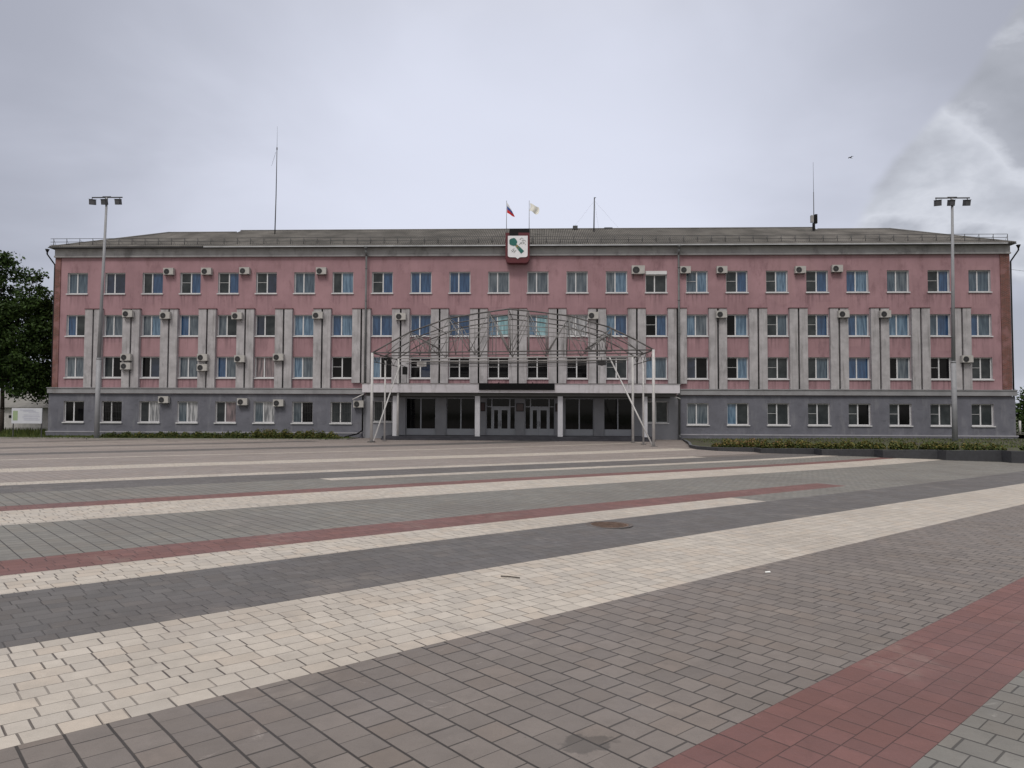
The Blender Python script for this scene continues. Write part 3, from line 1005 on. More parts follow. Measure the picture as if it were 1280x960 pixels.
# canopy over the entrance with its four front columns
mb = MB()
mb.box(-11.25, 11.68, -2.95, -0.003, 3.60, 4.06, 0)
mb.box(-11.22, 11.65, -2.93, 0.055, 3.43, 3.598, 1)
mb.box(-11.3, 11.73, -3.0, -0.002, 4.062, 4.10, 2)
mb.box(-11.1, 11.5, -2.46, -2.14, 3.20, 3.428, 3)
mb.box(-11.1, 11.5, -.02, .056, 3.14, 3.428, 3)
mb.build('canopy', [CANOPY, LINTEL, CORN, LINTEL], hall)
mb = MB()
mb.box(-11.24, 11.67, -2.965, -2.952, 3.44, 4.058, 0)
mb.build('canopy_fascia', [CANOPY], hall)
for x in (-8.92, -2.88, 3.15, 9.26):
    c_ = MB()
    c_.box(x - .18, x + .18, -2.45, -2.15, 0.272, 3.198)
    c_.build('column', COLUMN, hall)
mb = MB()
mb.box(-9.8, 9.9, -2.85, 0.058, -0.4, 0.27)
mb.box(-9.8, 9.9, -3.2, -2.852, -0.4, 0.14)
mb.build('entrance_step', STEP, hall)

# roof: corrugated sheets on a hipped roof, the middle part a little higher
EY, EZ, SL = -0.55, 14.76, 0.413
mb = MB()


def top_y(x):
    ax = abs(x - .2)
    if ax < 24.85:
        return 7.0
    return EY + 6.72 * min(1.0, max(0.0, (36.75 - ax) / 5.95))


def rz(y):
    return EZ + (y - EY) * SL


PITCH = 0.15
nx = int(74.2 / PITCH * 4)
rows_y = [EY, 1.0, 2.6, 4.2, 5.8, 7.1]
xsr = [-36.55 + 73.5 * i / nx for i in range(nx + 1)]
for r in range(5):
    ya, yb = rows_y[r], rows_y[r + 1]
    step = 0.018 * (5 - r) * 0.25
    prev = None
    for i, x in enumerate(xsr):
        ty = top_y(x)
        b0, b1 = min(ya - (.12 if r else 0), ty), min(yb, ty)
        amp = 0.032 * math.sin(2 * PI * x / PITCH)
        cur = ((x, b0, rz(b0) + amp + step), (x, b1, rz(b1) + amp + step * .2)) if b1 > b0 + .01 else None
        if prev and cur:
            mb.face([prev[0], cur[0], cur[1], prev[1]], 0, True)
        prev = cur
ROOF, t, b = newmat('corrugated_cement_sheets')
geo = N(t, 'ShaderNodeNewGeometry')
sp = N(t, 'ShaderNodeSeparateXYZ')
t.links.new(geo.outputs['Position'], sp.inputs[0])
nz = N(t, 'ShaderNodeTexNoise')
nz.inputs['Scale'].default_value = 0.5
nz.inputs['Detail'].default_value = 8
nz.inputs['Roughness'].default_value = .7
t.links.new(geo.outputs['Position'], nz.inputs['Vector'])
cid = N(t, 'ShaderNodeCombineXYZ')
t.links.new(mth(t, 'FLOOR', mth(t, 'DIVIDE', sp.outputs[0], 1.05)), cid.inputs[0])
t.links.new(mth(t, 'FLOOR', mth(t, 'DIVIDE', mth(t, 'ADD', sp.outputs[1], .6), 1.6)), cid.inputs[1])
wn = wnoise(t, cid.outputs[0], '3D')
rc = ramp(t, nz.outputs[0], .35, .65, (0.105, 0.099, 0.094), (0.205, 0.191, 0.178))
rc = mixc(t, .4, rc, ramp(t, wn, 0, 1, (.72, .72, .72), (1.25, 1.25, 1.25)), 'MULTIPLY')
# shade painted into the valleys of the sheets, so the corrugation stands out
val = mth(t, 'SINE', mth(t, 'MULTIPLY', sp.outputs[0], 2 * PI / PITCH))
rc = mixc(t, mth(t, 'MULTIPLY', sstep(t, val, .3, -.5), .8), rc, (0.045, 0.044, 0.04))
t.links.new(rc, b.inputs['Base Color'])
b.inputs['Roughness'].default_value = .9
b.inputs['Specular IOR Level'].default_value = .2
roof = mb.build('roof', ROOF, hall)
# rear slopes, hip ends, ridges
mb = MB()
for a, b_x, yr in ((-24.65, 25.05, 7.0), (-30.6, -24.65, 6.17), (25.05, 31.0, 6.17)):
    mb.face([(a, yr, rz(yr)), (b_x, yr, rz(yr)), (b_x, 14.5, EZ), (a, 14.5, EZ)])
for s_, xe, xi in ((-1, -36.55, -30.6), (1, 36.95, 31.0)):
    mb.face([(xe, EY, EZ), (xe, 14.5, EZ), (xi, 6.17, rz(6.17))])
    mb.face([(xe, 14.5, EZ), (xi, 14.5, EZ), (xi, 6.17, rz(6.17))])
for x in (-24.65, 25.05):
    mb.face([(x, 6.17, rz(6.17)), (x, 7.0, rz(7.0)), (x, 8.2, rz(6.17))])
rs = mb.build('rear_slope', ROOFB, roof)
mb = MB()
mb.tube((-24.65, 7.02, rz(7.0) + .03), (25.05, 7.02, rz(7.0) + .03), .07)
mb.tube((-30.6, 6.19, rz(6.17) + .03), (-24.65, 6.19, rz(6.17) + .03), .07)
mb.tube((25.05, 6.19, rz(6.17) + .03), (31.0, 6.19, rz(6.17) + .03), .07)
mb.tube((-36.55, EY, EZ + .03), (-30.6, 6.17, rz(6.17) + .03), .07)
mb.tube((36.95, EY, EZ + .03), (31.0, 6.17, rz(6.17) + .03), .07)
mb.build('ridge_cap', ROOFB, roof)
mb = MB()
mb.box(-36.6, 37.0, -0.60, 14.55, 14.692, 14.73, 0)
mb.build('eave', EAVE, hall)
mb = MB()
mb.box(-24.3, 36.3, -0.68, -0.602, 14.66, 14.75, 0)
mb.box(-36.6, -24.4, -0.66, -0.602, 14.68, 14.74, 1)
mb.build('gutter', [GUTTER, EAVE], hall)
mb = MB()
x = -36.7
while x < 36.9:
    zb = rz(0.15) if abs(x - .2) < 35.9 else 14.74
    mb.tube((x, .15, zb), (x, .15, 15.60), .024, n=5)
    mb.tube((x, .75, rz(.75) if abs(x - .2) < 35.2 else 14.74), (x, .15, 15.5), .012, n=4)
    x += 1.05
for z in (15.58, 15.32, 15.08):
    mb.tube((-36.95, .15, z), (36.75, .15, z), .02, n=5)
mb.build('snow_guard_rail', DARKM, hall)
mb = MB()
mb.box(4.5, 4.9, 6.6, 7.1, rz(6.8), rz(7) + .22)
mb.box(7.2, 7.9, 6.8, 7.1, rz(6.8), rz(7) + .1)
mb.build('roof_vent', EAVE, hall)
# downpipes
for x, zb in ((-11.68, 4.12), (12.14, 0.35)):
    d = MB()
    d.path([(x, -0.58, 14.66), (x, -0.58, 14.4), (x, -0.36, 14.0), (x, -0.36, zb)], .075, 8)
    for z in (13.0, 10.5, 8.0, 5.5):
        d.tube((x, -.36, z), (x, -.36, z + .06), .095)
    d.tube((x, -0.58, 14.5), (x, -0.58, 14.68), .09, .17)
    if zb < 1:
        d.tube((x, -.36, zb), (x, -.62, zb - .18), .075)
    d.build('downpipe', PIPE, hall)
d = MB()
d.path([(-11.85, -.30, 3.3), (-11.85, -.30, .6), (-12.2, -.45, .35), (-13.1, -.7, .12)], .055, 8)
d.build('downpipe', BLACKP, hall)
for sg, xe, xw in ((-1, -36.85, -36.5), (1, 37.25, 36.93)):
    d = MB()
    d.tube((xe, -.35, 14.42), (xe, -.35, 14.64), .07, .16)
    d.path([(xe, -.35, 14.45), (xe, -.35, 14.25), (xw + sg * .02, .1, 13.5), (xw + sg * .02, .1, .3)], .055, 8)
    d.build('downpipe', BLACKP, hall)

# ------------------------------------------------------------------ things fixed to the hall
em = thing('emblem_sign', 'maroon sign with a white shield and green mace at the top of the facade', 'sign', (-0.03, -.75, 13.35))
mb = MB()
out = [(-.93, 2.3), (.89, 2.3), (.89, .32), (.78, .06), (.6, 0), (-.64, 0), (-.82, .06), (-.93, .32)]
f0 = [(x, 0, z) for x, z in out]
b0 = [(x, .68, z) for x, z in out]
mb.face(list(reversed(f0)))
mb.face(b0)
for i in range(len(out)):
    j = (i + 1) % len(out)
    mb.face([f0[i], f0[j], b0[j], b0[i]])
mb.build('panel', MAROON, em)
mb = MB()
mb.box(-.64, .90, .02, .6, 2.302, 2.62)
mb.box(-.64, .04, -.03, .3, 2.02, 2.29)
mb.build('cap_box', BLACKP, em)
mb = MB()
shp = [(-.75, 2.05), (.75, 2.05), (.75, .55), (.70, .46), (.6, .42), (.16, .41), (0, .29), (-.16, .41), (-.6, .42), (-.70, .46), (-.75, .55)]
f0 = [(x, -.05, z) for x, z in shp]
b0 = [(x, -.002, z) for x, z in shp]
mb.face(list(reversed(f0)))
for i in range(len(shp)):
    j = (i + 1) % len(shp)
    mb.face([f0[i], f0[j], b0[j], b0[i]])
sh = mb.build('shield', SHIELDW, em)
mb = MB()
pts = []
for k in range(18):
    a = 2 * PI * k / 18
    rr = .30 * (1 + .06 * math.cos(5 * a))
    pts.append((-.35 + rr * math.cos(a), -.075, 1.58 + rr * .98 * math.sin(a)))
mb.face(list(reversed(pts)))
mb.build('mace_head', EMGREEN, sh)
mb = MB()
ax, az_ = math.cos(R(-48)), math.sin(R(-48))


def bar(u0, u1, hw0, hw1, y, m):
    P = lambda u, v: (-.35 + u * ax - v * az_, y, 1.58 + u * az_ + v * ax)
    mb.face(list(reversed([P(u0, hw0), P(u0, -hw0), P(u1, -hw1), P(u1, hw1)])) if False else [P(u0, -hw0), P(u1, -hw1), P(u1, hw1), P(u0, hw0)], m)


bar(.24, .36, .07, .07, -.07, 0)
bar(.36, .52, .10, .10, -.07, 1)
bar(.52, 1.08, .11, .15, -.07, 0)
bar(.60, .64, .09, .09, -.076, 1)
mb.build('mace_handle', [EMGREEN, EMGOLD], sh)
mb = MB()
for a in ([(.15, 1.75), (.3, 1.9), (.42, 1.8)], [(.2, 1.52), (.4, 1.6), (.52, 1.5), (.6, 1.35)], [(.1, 1.38), (.22, 1.5), (.35, 1.42)], [(.3, 1.7), (.5, 1.72), (.62, 1.62)], [(.42, 1.62), (.44, 1.42)],
          [(-.45, .8), (-.3, .95), (-.2, .85)], [(-.4, 1.0), (-.25, 1.08)], [(-.3, .75), (-.12, .98)], [(-.5, .95), (-.42, .9)]):
    mb.path([(x, -.065, z) for x, z in a], .016, 5)
mb.build('twig_drawing', EMGREY, sh)

fl = thing('flag', 'limp white, blue and red flag on a thin pole above the maroon sign', 'flag', (-1.06, 3.0, rz(3.0)))
H = 2.95
mb = MB()
mb.tube((0, 0, -.05), (0, 0, H), .028, .02, 8)
mb.tube((0, 0, H), (0, 0, H + .05), .03, .01, 8)
mb.build('flagpole', GALV, fl)


def cloth(mb, cols_, rows, fn, mats):
    g = [[fn(i / cols_, j / rows) for i in range(cols_ + 1)] for j in range(rows + 1)]
    for j in range(rows):
        for i in range(cols_):
            mb.face([g[j][i], g[j][i + 1], g[j + 1][i + 1], g[j + 1][i]], mats(i / cols_, (j + .5) / rows), True)
            

def limp(u, v):
    # u from pole to fly, v from top edge to bottom edge; the fly edge sags
    x = .04 + u * .62 * (.45 + .55 * min(1, v * 1.1))
    z = H - .08 - v * .85 - u * (.50 - .1 * v)
    return (x, .10 * math.sin(u * 9 + v * 2) * u, z)


mb = MB()
cloth(mb, 14, 12, limp, lambda u, v: 0 if v < .33 else (1 if v < .66 else 2))
mb.build('flag_cloth', [FLAGW, FLAGB, FLAGR], fl)
fl2 = thing('flag', 'pale cream flag streaming to the right on the other pole above the sign', 'flag', (0.78, 3.0, rz(3.0)))
mb = MB()
mb.tube((0, 0, -.05), (0, 0, H + .05), .028, .02, 8)
mb.build('flagpole', GALV, fl2)
mb = MB()


def stream(u, v):
    return (.05 + u * .72 + .05 * math.sin(v * 4), .12 * math.sin(u * 8 + v * 2.5) * (u + .1), H - .18 - v * .62 - u * .32 + .05 * math.sin(u * 7))


cloth(mb, 14, 8, stream, lambda u, v: 0)
mb.build('flag_cloth', [FLAGC], fl2)

mb = MB()
mb.box(-2.73, 2.72, -3.09, -3.004, 3.64, 4.12, 0)
for x in (-1.3, 1.15):
    mb.box(x - .03, x + .03, -3.05, -2.9, 4.12, 4.2, 0)
LED = plain('led_panel_off', (0.005, 0.005, 0.006), .6, .2, 6.0, spec=.15)
tag(mb.build('display_board', LED), 'long black switched-off display board on the front edge of the entrance canopy', 'display board')

for x0, x1, z0, z1, lb in ((-2.86, -2.50, 2.10, 2.78, 'small dark square plaque left of the left-hand entrance doors'), (-.12, .46, 2.10, 2.72, 'wide dark red plaque on the pier between the two entrance doors'),
                           (2.86, 3.14, 2.10, 2.72, 'narrow dark plaque right of the right-hand entrance doors')):
    mb = MB()
    mb.box(x0, x1, .015, .058, z0, z1, 0)
    mb.box(x0 + .04, x1 - .04, .008, .014, z0 + .05, z1 - .05, 1)
    tag(mb.build('plaque', [BLACKP, PLAQUE]), lb, 'plaque', 'plaques beside the entrance doors')

for x, sg, lb in ((-12.0, 1, 'thin white lamp arm on the grey wall at the left end of the canopy'), (11.9, -1, 'thin white lamp arm on the grey wall at the right end of the canopy')):
    lt = thing('wall_lamp', lb, 'lamp', (x, 0, 0), 0, 'lamp arms at the canopy ends')
    mb = MB()
    a = Vector((-.55 * sg if sg > 0 else -.32, -.62, 2.95 if sg > 0 else 3.3))
    c = Vector((0.25 * sg if sg > 0 else .30, -.45, 3.36 if sg > 0 else 3.08))
    mb.tube(a, c, .045)
    mb.build('tube', WHITEST, lt)
    mb = MB()
    mb.tube(c, (c.x, -.05, c.z), .025)
    mb.build('bracket', DARKM, lt)

# air conditioners
AC = 0.40


def make_ac(loc, label):
    t = thing('air_conditioner', label, 'air conditioner', loc, 0, 'air conditioners on the facade')
    m = MB()
    m.box(-.39, .39, -.30, 0, -.26, .26)
    m.box(-.395, .395, -.305, -.25, .20, .265)
    m.box(.17, .39, -.308, -.30, -.24, .19)
    m.build('casing', ACW, t)
    m = MB()
    m.disc((-.13, -.306, -.02), .215, 20, m=0)
    m.disc((-.13, -.312, -.02), .215, 20, m=1, r_in=.19)
    m.disc((-.13, -.314, -.02), .05, 12, m=1)
    for k in range(8):
        a = PI * k / 4
        m.tube((-.13 + .05 * math.cos(a), -.312, -.02 + .05 * math.sin(a)), (-.13 + .19 * math.cos(a), -.312, -.02 + .19 * math.sin(a)), .006, n=4, m=1)
    m.build('fan_grille', [ACD, DARKM], t)
    m = MB()
    for x in (-.28, .28):
        m.box(x - .02, x + .02, -.34, .06, -.30, -.262)
        m.tube((x, -.30, -.30), (x, .05, -.52), .012, n=5)
    m.build('bracket', DARKM, t)
    return t


ordn = ['first', 'second', 'third', 'fourth', 'fifth', 'sixth', 'seventh', 'eighth', 'ninth', 'tenth', 'eleventh', 'twelfth']
fl_name = ['top-floor', 'third-floor', 'second-floor', 'ground-floor']


def ord_window(x, r):
    """the nearest window left of x, counted from the nearer end of its row"""
    i = max(k for k in range(24) if COLX[k] < x + .6)
    return (ordn[i] + ' window from the left') if i < 12 else (ordn[23 - i] + ' window from the right')


ACS = [(-27.18, 12.87, 0), (-24.2, 12.87, 0), (-21.2, 12.9, 0), (-15.2, 12.87, 0), (9.10, 12.87, 0), (12.66, 12.86, 0), (15.40, 12.86, 0), (21.25, 12.84, 0), (23.98, 12.92, 0),
       (-30.20, 9.53, 1), (-27.25, 9.40, 1), (-21.62, 9.36, 1), (-15.35, 9.40, 1), (-8.95, 9.30, 1), (5.68, 9.36, 1), (15.28, 9.44, 1), (24.30, 9.45, 1), (27.35, 9.45, 1),
       (-30.25, 6.16, 2), (-30.25, 5.48, 2), (-24.25, 6.15, 2), (-24.25, 5.38, 2), (-21.35, 6.05, 2), (-18.35, 6.18, 2), (33.25, 6.10, 2),
       (-27.32, 2.90, 3), (-21.15, 2.76, 3), (-18.35, 2.68, 3), (-12.15, 2.62, 3)]
proto = None
for x, z, r in ACS:
    y = {0: -.06, 1: -.32, 2: -.32, 3: -.12}[r]
    extra = ''
    if r == 2 and (x, z) in ((-30.25, 6.16), (-24.25, 6.15)):
        extra = 'upper '
    if r == 2 and (x, z) in ((-30.25, 5.48), (-24.25, 5.38)):
        extra = 'lower '
    if abs(x - 9.10) < .01:
        lb = 'larger white air conditioner just left of the top-floor window with a roller shutter'
    elif abs(x - 12.66) < .01:
        lb = 'white air conditioner beside the right-hand grey downpipe, top floor'
    elif abs(x + 12.15) < .01:
        lb = 'white air conditioner on the grey wall under the lamp arm left of the canopy'
    elif abs(x + 8.95) < .01:
        lb = 'white air conditioner on the fin above the left part of the steel stage frame'
    elif abs(x - 5.68) < .01:
        lb = 'white air conditioner on a fin right behind the top of the stage frame arch'
    elif r == 1 and x < -25 or r == 2 or r == 1:
        lb = extra + 'white air conditioner on the fin right of the ' + fl_name[r] + ' ' + ord_window(x, r)
    elif r == 0:
        lb = 'white air conditioner right above the gap after the top-floor ' + ord_window(x, r)
        lb = 'white air conditioner at the upper right of the top-floor ' + ord_window(x, r)
    else:
        lb = 'white air conditioner on grey wall right of the ground-floor ' + ord_window(x, r)
    if proto is None:
        proto = make_ac((x, y, z), lb)
    else:
        a = dup(proto, (x, y, z), lb)
        if abs(x - 9.10) < .01:
            a.scale = (1.25, 1.1, 1.2)

# ------------------------------------------------------------------ masts on the roof
an = thing('antenna_mast', 'tall thin dark mast with a side whip on the left part of the roof', 'antenna', (-20.85, 5.0, rz(5.0) - .1))
hb = 24.45 - an.location.z
mb = MB()
mb.tube((0, 0, 0), (.05, 0, 3.5), .05, .045, 8)
mb.tube((.05, 0, 3.5), (.06, 0, hb), .04, .03, 8)
mb.build('mast', DARKM, an)
mb = MB()
mb.tube((.06, 0, hb), (.06, 0, hb + 1.95), .014, .006, 6)
mb.tube((.06, 0, hb - .1), (.06, 0, hb + .1), .05)
mb.build('whip', DARKM, an)
mb = MB()
mb.tube((-.04, 0, hb - .3), (-.38, 0, hb - 1.5), .012, .008, 5)
mb.build('side_whip', DARKM, an)
an = thing('antenna_mast', 'short dark pole with slack guy wires right of the flags on the ridge', 'antenna', (6.2, 5.5, rz(5.5)))
hb = 20.2 - an.location.z
mb = MB()
mb.tube((0, 0, -.1), (0.05, 0, hb), .055, .045, 8)
mb.tube((.05, 0, hb - .05), (.18, 0, hb - .02), .03)
mb.build('mast', DARKM, an)
mb = MB()
for dx_, dy_ in ((-1.9, .8), (.55, 1.2), (2.4, .9)):
    mb.tube((.05, 0, hb - .3), (dx_, dy_, .3), .004, n=4)
mb.build('guy_wire', DARKM, an)
an = thing('antenna_mast', 'slim whip antenna with a grey equipment box on the right part of the roof', 'antenna', (24.38, 5.2, rz(5.2) - .1))
hb = 22.95 - an.location.z
mb = MB()
mb.tube((0, 0, 0), (0, 0, 3.4), .04, .03, 8)
mb.tube((0, 0, 3.4), (0, 0, hb), .016, .01, 6)
mb.build('mast', DARKM, an)
mb = MB()
mb.box(-.26, -.06, -.12, .12, .85, 1.42)
mb.build('pale_box', PALETUBE, an)
mb = MB()
mb.box(.05, .24, -.15, .1, .75, 1.5)
mb.box(-.1, .06, -.1, .1, .2, .8)
mb.build('equipment_box', BLACKP, an)

# ------------------------------------------------------------------ steel stage frame in front of the entrance
FL_, FR_ = Vector((-9.45, -7.6, 0)), Vector((8.68, -10.0, 0))
U = (FR_ - FL_).normalized()
V = Vector((-U.y, U.x, 0))
W = (FR_ - FL_).length
BL_, BR_ = Vector((-8.75, -2.7, 0)), Vector((8.17, -4.8, 0))
fr = thing('stage_frame', 'bare steel frame of an arched stage roof on thin white legs before the entrance', 'stage frame')


def FP(u, v, z):
    p = (FL_ * (1 - u) + FR_ * u) * (1 - v) + (BL_ * (1 - u) + BR_ * u) * v
    return Vector((p.x, p.y, z))


TOPC = [(0, 5.93), (.07, 6.62), (.14, 7.27), (.28, 8.13), (.39, 8.42), (.5, 8.66), (.60, 8.45), (.72, 8.13), (.85, 7.40), (.94, 6.58), (1, 5.95)]
TOPU = [t for t, _ in TOPC]


def topz(u):
    for (a, za), (b, zb) in zip(TOPC[:-1], TOPC[1:]):
        if a <= u <= b:
            return za + (zb - za) * (u - a) / (b - a)
    return 5.95


NODES = [0, .055, .14, .215, .285, .36, .43, .5, .57, .64, .715, .785, .86, .945, 1]


def truss(v, name, r_top, r_web):
    m = MB()
    for a, b in zip(TOPC[:-1], TOPC[1:]):
        m.tube(FP(a[0], v, a[1]), FP(b[0], v, b[1]), r_top, n=6)
    m.tube(FP(0, v, 5.93), FP(1, v, 5.93), r_top * .9, n=6)
    for i, u in enumerate(NODES[1:-1]):
        zt = topz(u)
        m.tube(FP(u, v, 5.93), FP(u, v, zt), r_web, n=5, m=1)
    for i in range(1, len(NODES) - 2):
        a, b = NODES[i], NODES[i + 1]
        if i % 2:
            m.tube(FP(a, v, 5.93), FP(b, v, topz(b)), r_web, n=5, m=1)
        else:
            m.tube(FP(a, v, topz(a)), FP(b, v, 5.93), r_web, n=5, m=1)
    # lower arch inside the truss
    for a, b in zip(NODES[2:-3], NODES[3:-2]):
        m.tube(FP(a, v, 5.93 + (topz(a) - 5.93) * .62), FP(b, v, 5.93 + (topz(b) - 5.93) * .62), r_web, n=5, m=1)
    return m.build(name, [RUST, WEB], fr)


truss(0, 'arch_truss', .05, .028)
truss(.5, 'arch_truss', .042, .024)
truss(1, 'arch_truss', .045, .026)
for u in NODES[1:-1]:
    if u in (.055, .945, .36, .64):
        continue
    m = MB()
    m.tube(FP(u, 0, topz(u)), FP(u, 1, topz(u)), .03, n=5)
    if u in (.14, .285, .5, .715, .86):
        m.tube(FP(u, 0, topz(u)), FP(u, .5, 5.93), .022, n=5)
        m.tube(FP(u, .5, 5.93), FP(u, 1, topz(u)), .022, n=5)
    m.build('purlin', WEB, fr)
for u in (0, 1):
    m = MB()
    m.tube(FP(u, 0, 5.93), FP(u, 1, 5.85), .05, n=6)
    m.tube(FP(u, 0, 5.35), FP(u, 1, 5.35), .03, n=6)
    for k in range(6):
        a, b = k / 6, (k + 1) / 6
        m.tube(FP(u, a, 5.35 if k % 2 else 5.93), FP(u, b, 5.93 if k % 2 else 5.35), .02, n=5)
    m.build('side_truss', RUST, fr)
# zigzag lattice girders near both ends
for u0, u1 in ((.14, .235), (.78, .875)):
    m = MB()
    flip = u0 > .5
    za, zb = (topz(u0), 6.25) if not flip else (6.25, topz(u1))
    m.tube(FP(u0, .3, za - .1), FP(u1, .3, zb), .055, n=6)
    m.tube(FP(u0, .3, 6.0), FP(u1, .3, 6.0), .03, n=6)
    for k in range(5):
        a, b = u0 + (u1 - u0) * k / 5, u0 + (u1 - u0) * (k + 1) / 5
        zt = za + (zb - za) * (k + .5) / 5
        m.tube(FP(a, .3, 6.0), FP((a + b) / 2, .3, zt), .016, n=4)
        m.tube(FP((a + b) / 2, .3, zt), FP(b, .3, 6.0), .016, n=4)
    m.build('lattice_girder', RUST, fr)
for v, z, mm, r, u0, u1 in ((.2, 5.62, PALETUBE, .045, .06, .97), (.45, 5.72, PALETUBE, .04, .1, .9), (.7, 5.60, PALETUBE, .05, .04, .96), (.9, 5.50, RUST, .03, .05, .95), (.3, 5.42, RUST, .025, .12, .9),
                           (.8, 5.30, RUST, .02, .2, .8), (.15, 5.2, DARKM, .012, .15, .85), (.6, 5.78, PALETUBE, .05, .25, .62)):
    m = MB()
    pts = [FP(u0 + (u1 - u0) * k / 10, v, z - (.10 if r < .03 else .02) * math.sin(PI * k / 10)) for k in range(11)]
    m.path(pts, r, 6)
    m.build('crossbar', mm, fr)
# legs
LEGS = [((0, 0), 5.93, .095), ((.0, .5), 5.6, .06), ((.005, 1.0), 5.9, .085), ((1, 0), 5.95, .095), ((1.0, .5), 5.6, .06), ((.995, 1.0), 5.9, .085)]
for (u, v), zt, r in LEGS:
    p = FP(u, v, 0)
    g = ground(p.x, p.y)
    if (u, v) == (1, 0):
        g -= .06
    m = MB()
    m.tube((p.x, p.y, g), (p.x, p.y, zt), r, r * .92, 10)
    lg = m.build('leg', WHITEST, fr)
    if True:
        w_ = .22 if r > .09 else .15
        m = MB()
        m.box(p.x - w_, p.x + w_, p.y - w_, p.y + w_, g - .05, g + (.07 if r > .09 else .03))
        m.build('foot', RUST, lg)
for a, b in ((FP(.008, 0, .1), FP(.012, 1, 5.45)), (FP(.995, 0, .05), FP(.88, .6, 5.75))):
    m = MB()
    m.tube(a, b, .05, n=8)
    m.build('brace', WHITEST, fr)


def spot(u, v, z, mat, label, hang=.35):
    p = FP(u, v, z)
    t = thing('spotlight', label, 'spotlight', p, 0, 'spotlights under the stage frame')
    m = MB()
    m.tube((0, 0, 0), (0, 0, -hang * .5), .02)
    m.build('yoke', DARKM, t)
    m = MB()
    m.box(-.30, .30, -.15, .2, -.5, -.18)
    m.tube((0, -.15, -.34), (0, -.22, -.38), .15, .2, 12)
    m.build('lamp_housing', mat, t)
    return t


spot(.16, .35, 5.62, WHITEST, 'white spotlight hanging at the left under the stage frame')
spot(.84, .35, 5.62, DARKM, 'dark spotlight hanging at the right under the stage frame')
spk = thing('loudspeaker', 'small dark speaker clamped to the rear left leg of the stage frame', 'speaker', FP(.035, 1.0, 5.0))
m = MB()
m.box(-.16, .16, -.2, .1, -.25, .3)
m.build('cabinet', BLACKP, spk)
m = MB()
m.tube((.05, 0, .3), (-.28, 0, .45), .025)
m.tube((.1, 0, -.25), (.1, 0, -.9), .02)
m.build('clamp', DARKM, spk)

# ------------------------------------------------------------------ floodlight masts
def flood(loc, H, tilt, label, bend):
    t = thing('floodlight_mast', label, 'lamp post', loc, 0, 'floodlight masts before the hall')
    m = MB()
    m.tube((0, 0, -.2), (0, 0, H * .33), .175, .15, 12)
    m.tube((0, 0, H * .33), (bend, 0, H), .125, .075, 12)
    m.tube((0, 0, H * .33 - .05), (0, 0, H * .33 + .06), .16, .16, 12)
    m.box(-.3, .3, -.3, .3, -.05, .05)
    for x in (-.22, .22):
        for y in (-.22, .22):
            m.tube((x, y, .05), (x, y, .10), .03, n=6)
    m.build('pole', GALV, t)
    m = MB()
    m.tube((bend - 1.1, 0, H + .02), (bend + 1.15, 0, H + .02), .045, n=8)
    m.tube((bend - .3, 0, H + .06), (bend + .3, 0, H + .06), .05, n=8)
    for x in (-1.08, -.1, .98):
        m.tube((bend + x, 0, H), (bend + x, -.05, H - .16), .025, n=6)
    m.build('crossbar', DARKM, t)
    for x, rz_ in ((-1.0, tilt), (-.12, -tilt), (.9, -tilt)):
        h = MB()
        w2, d2 = .20, .12
        h.box(-w2, w2, -d2, d2, -.2, .18, 0)
        h.box(-w2 + .03, w2 - .03, -d2 - .012, -d2 - .001, -.17, .15, 1)
        h.box(-w2 - .02, w2 + .02, -d2 - .05, d2 + .02, .181, .20, 0)
        o = h.build('floodlight', [DARKM, LENS], t, (bend + x, -.08, H - .33))
        o.rotation_euler = (R(14), R(tilt * .35), R(rz_))
    return t


flood((-30.1, -4.2, ground(-30.1, -4.2)), 17.5 - ground(-30.1, -4.2), 10, 'tall grey floodlight mast with three lamps in front of the left wing', .28)
flood((29.15, -6.0, .05), 16.45, -10, 'tall grey floodlight mast with three lamps standing in the right flower bed', .14)

# ------------------------------------------------------------------ beds, kerb, hedges
KP = [(12.3, -.35), (11.5, -6.5), (10.7, -10.8), (10.75, -12.6), (11.6, -14.1), (13.45, -14.55), (13.5, -15.6), (16.25, -15.8), (16.32, -16.65), (18.9, -16.9), (19.0, -17.6), (21.6, -17.8),
      (21.7, -18.4), (24.3, -18.5), (24.4, -19.1), (27.6, -19.3), (27.7, -19.9), (34, -20.3), (44, -20.6)]


def ktop(x):
    return .10 + .16 * min(1, max(0, (x - 11) / 15))


mb = MB()
inn = []
for i, (x, y) in enumerate(KP):
    # inward offset (towards the bed)
    a = Vector(KP[max(i - 1, 0)])
    b = Vector(KP[min(i + 1, len(KP) - 1)])
    d = (b - a).normalized()
    n = Vector((-d.y, d.x))
    inn.append((x + n.x * .16, y + n.y * .16))
for i in range(len(KP) - 1):
    (x0, y0), (x1, y1) = KP[i], KP[i + 1]
    (u0, v0), (u1, v1) = inn[i], inn[i + 1]
    z0, z1 = ktop(x0), ktop(x1)
    g0, g1 = ground(x0, y0) - .2, ground(x1, y1) - .2
    mb.face([(x0, y0, g0), (x1, y1, g1), (x1, y1, z1), (x0, y0, z0)], 0)
    mb.face([(x0, y0, z0), (x1, y1, z1), (u1, v1, z1), (u0, v0, z0)], 1)
    mb.face([(u0, v0, z0), (u1, v1, z1), (u1, v1, z1 - .3), (u0, v0, z0 - .3)], 0)
tag(mb.build('stone_kerb', [GRANITE, GRANITET]), 'dark stone kerb wall stepping along the front of the right flower bed', 'kerb')
mb = MB()
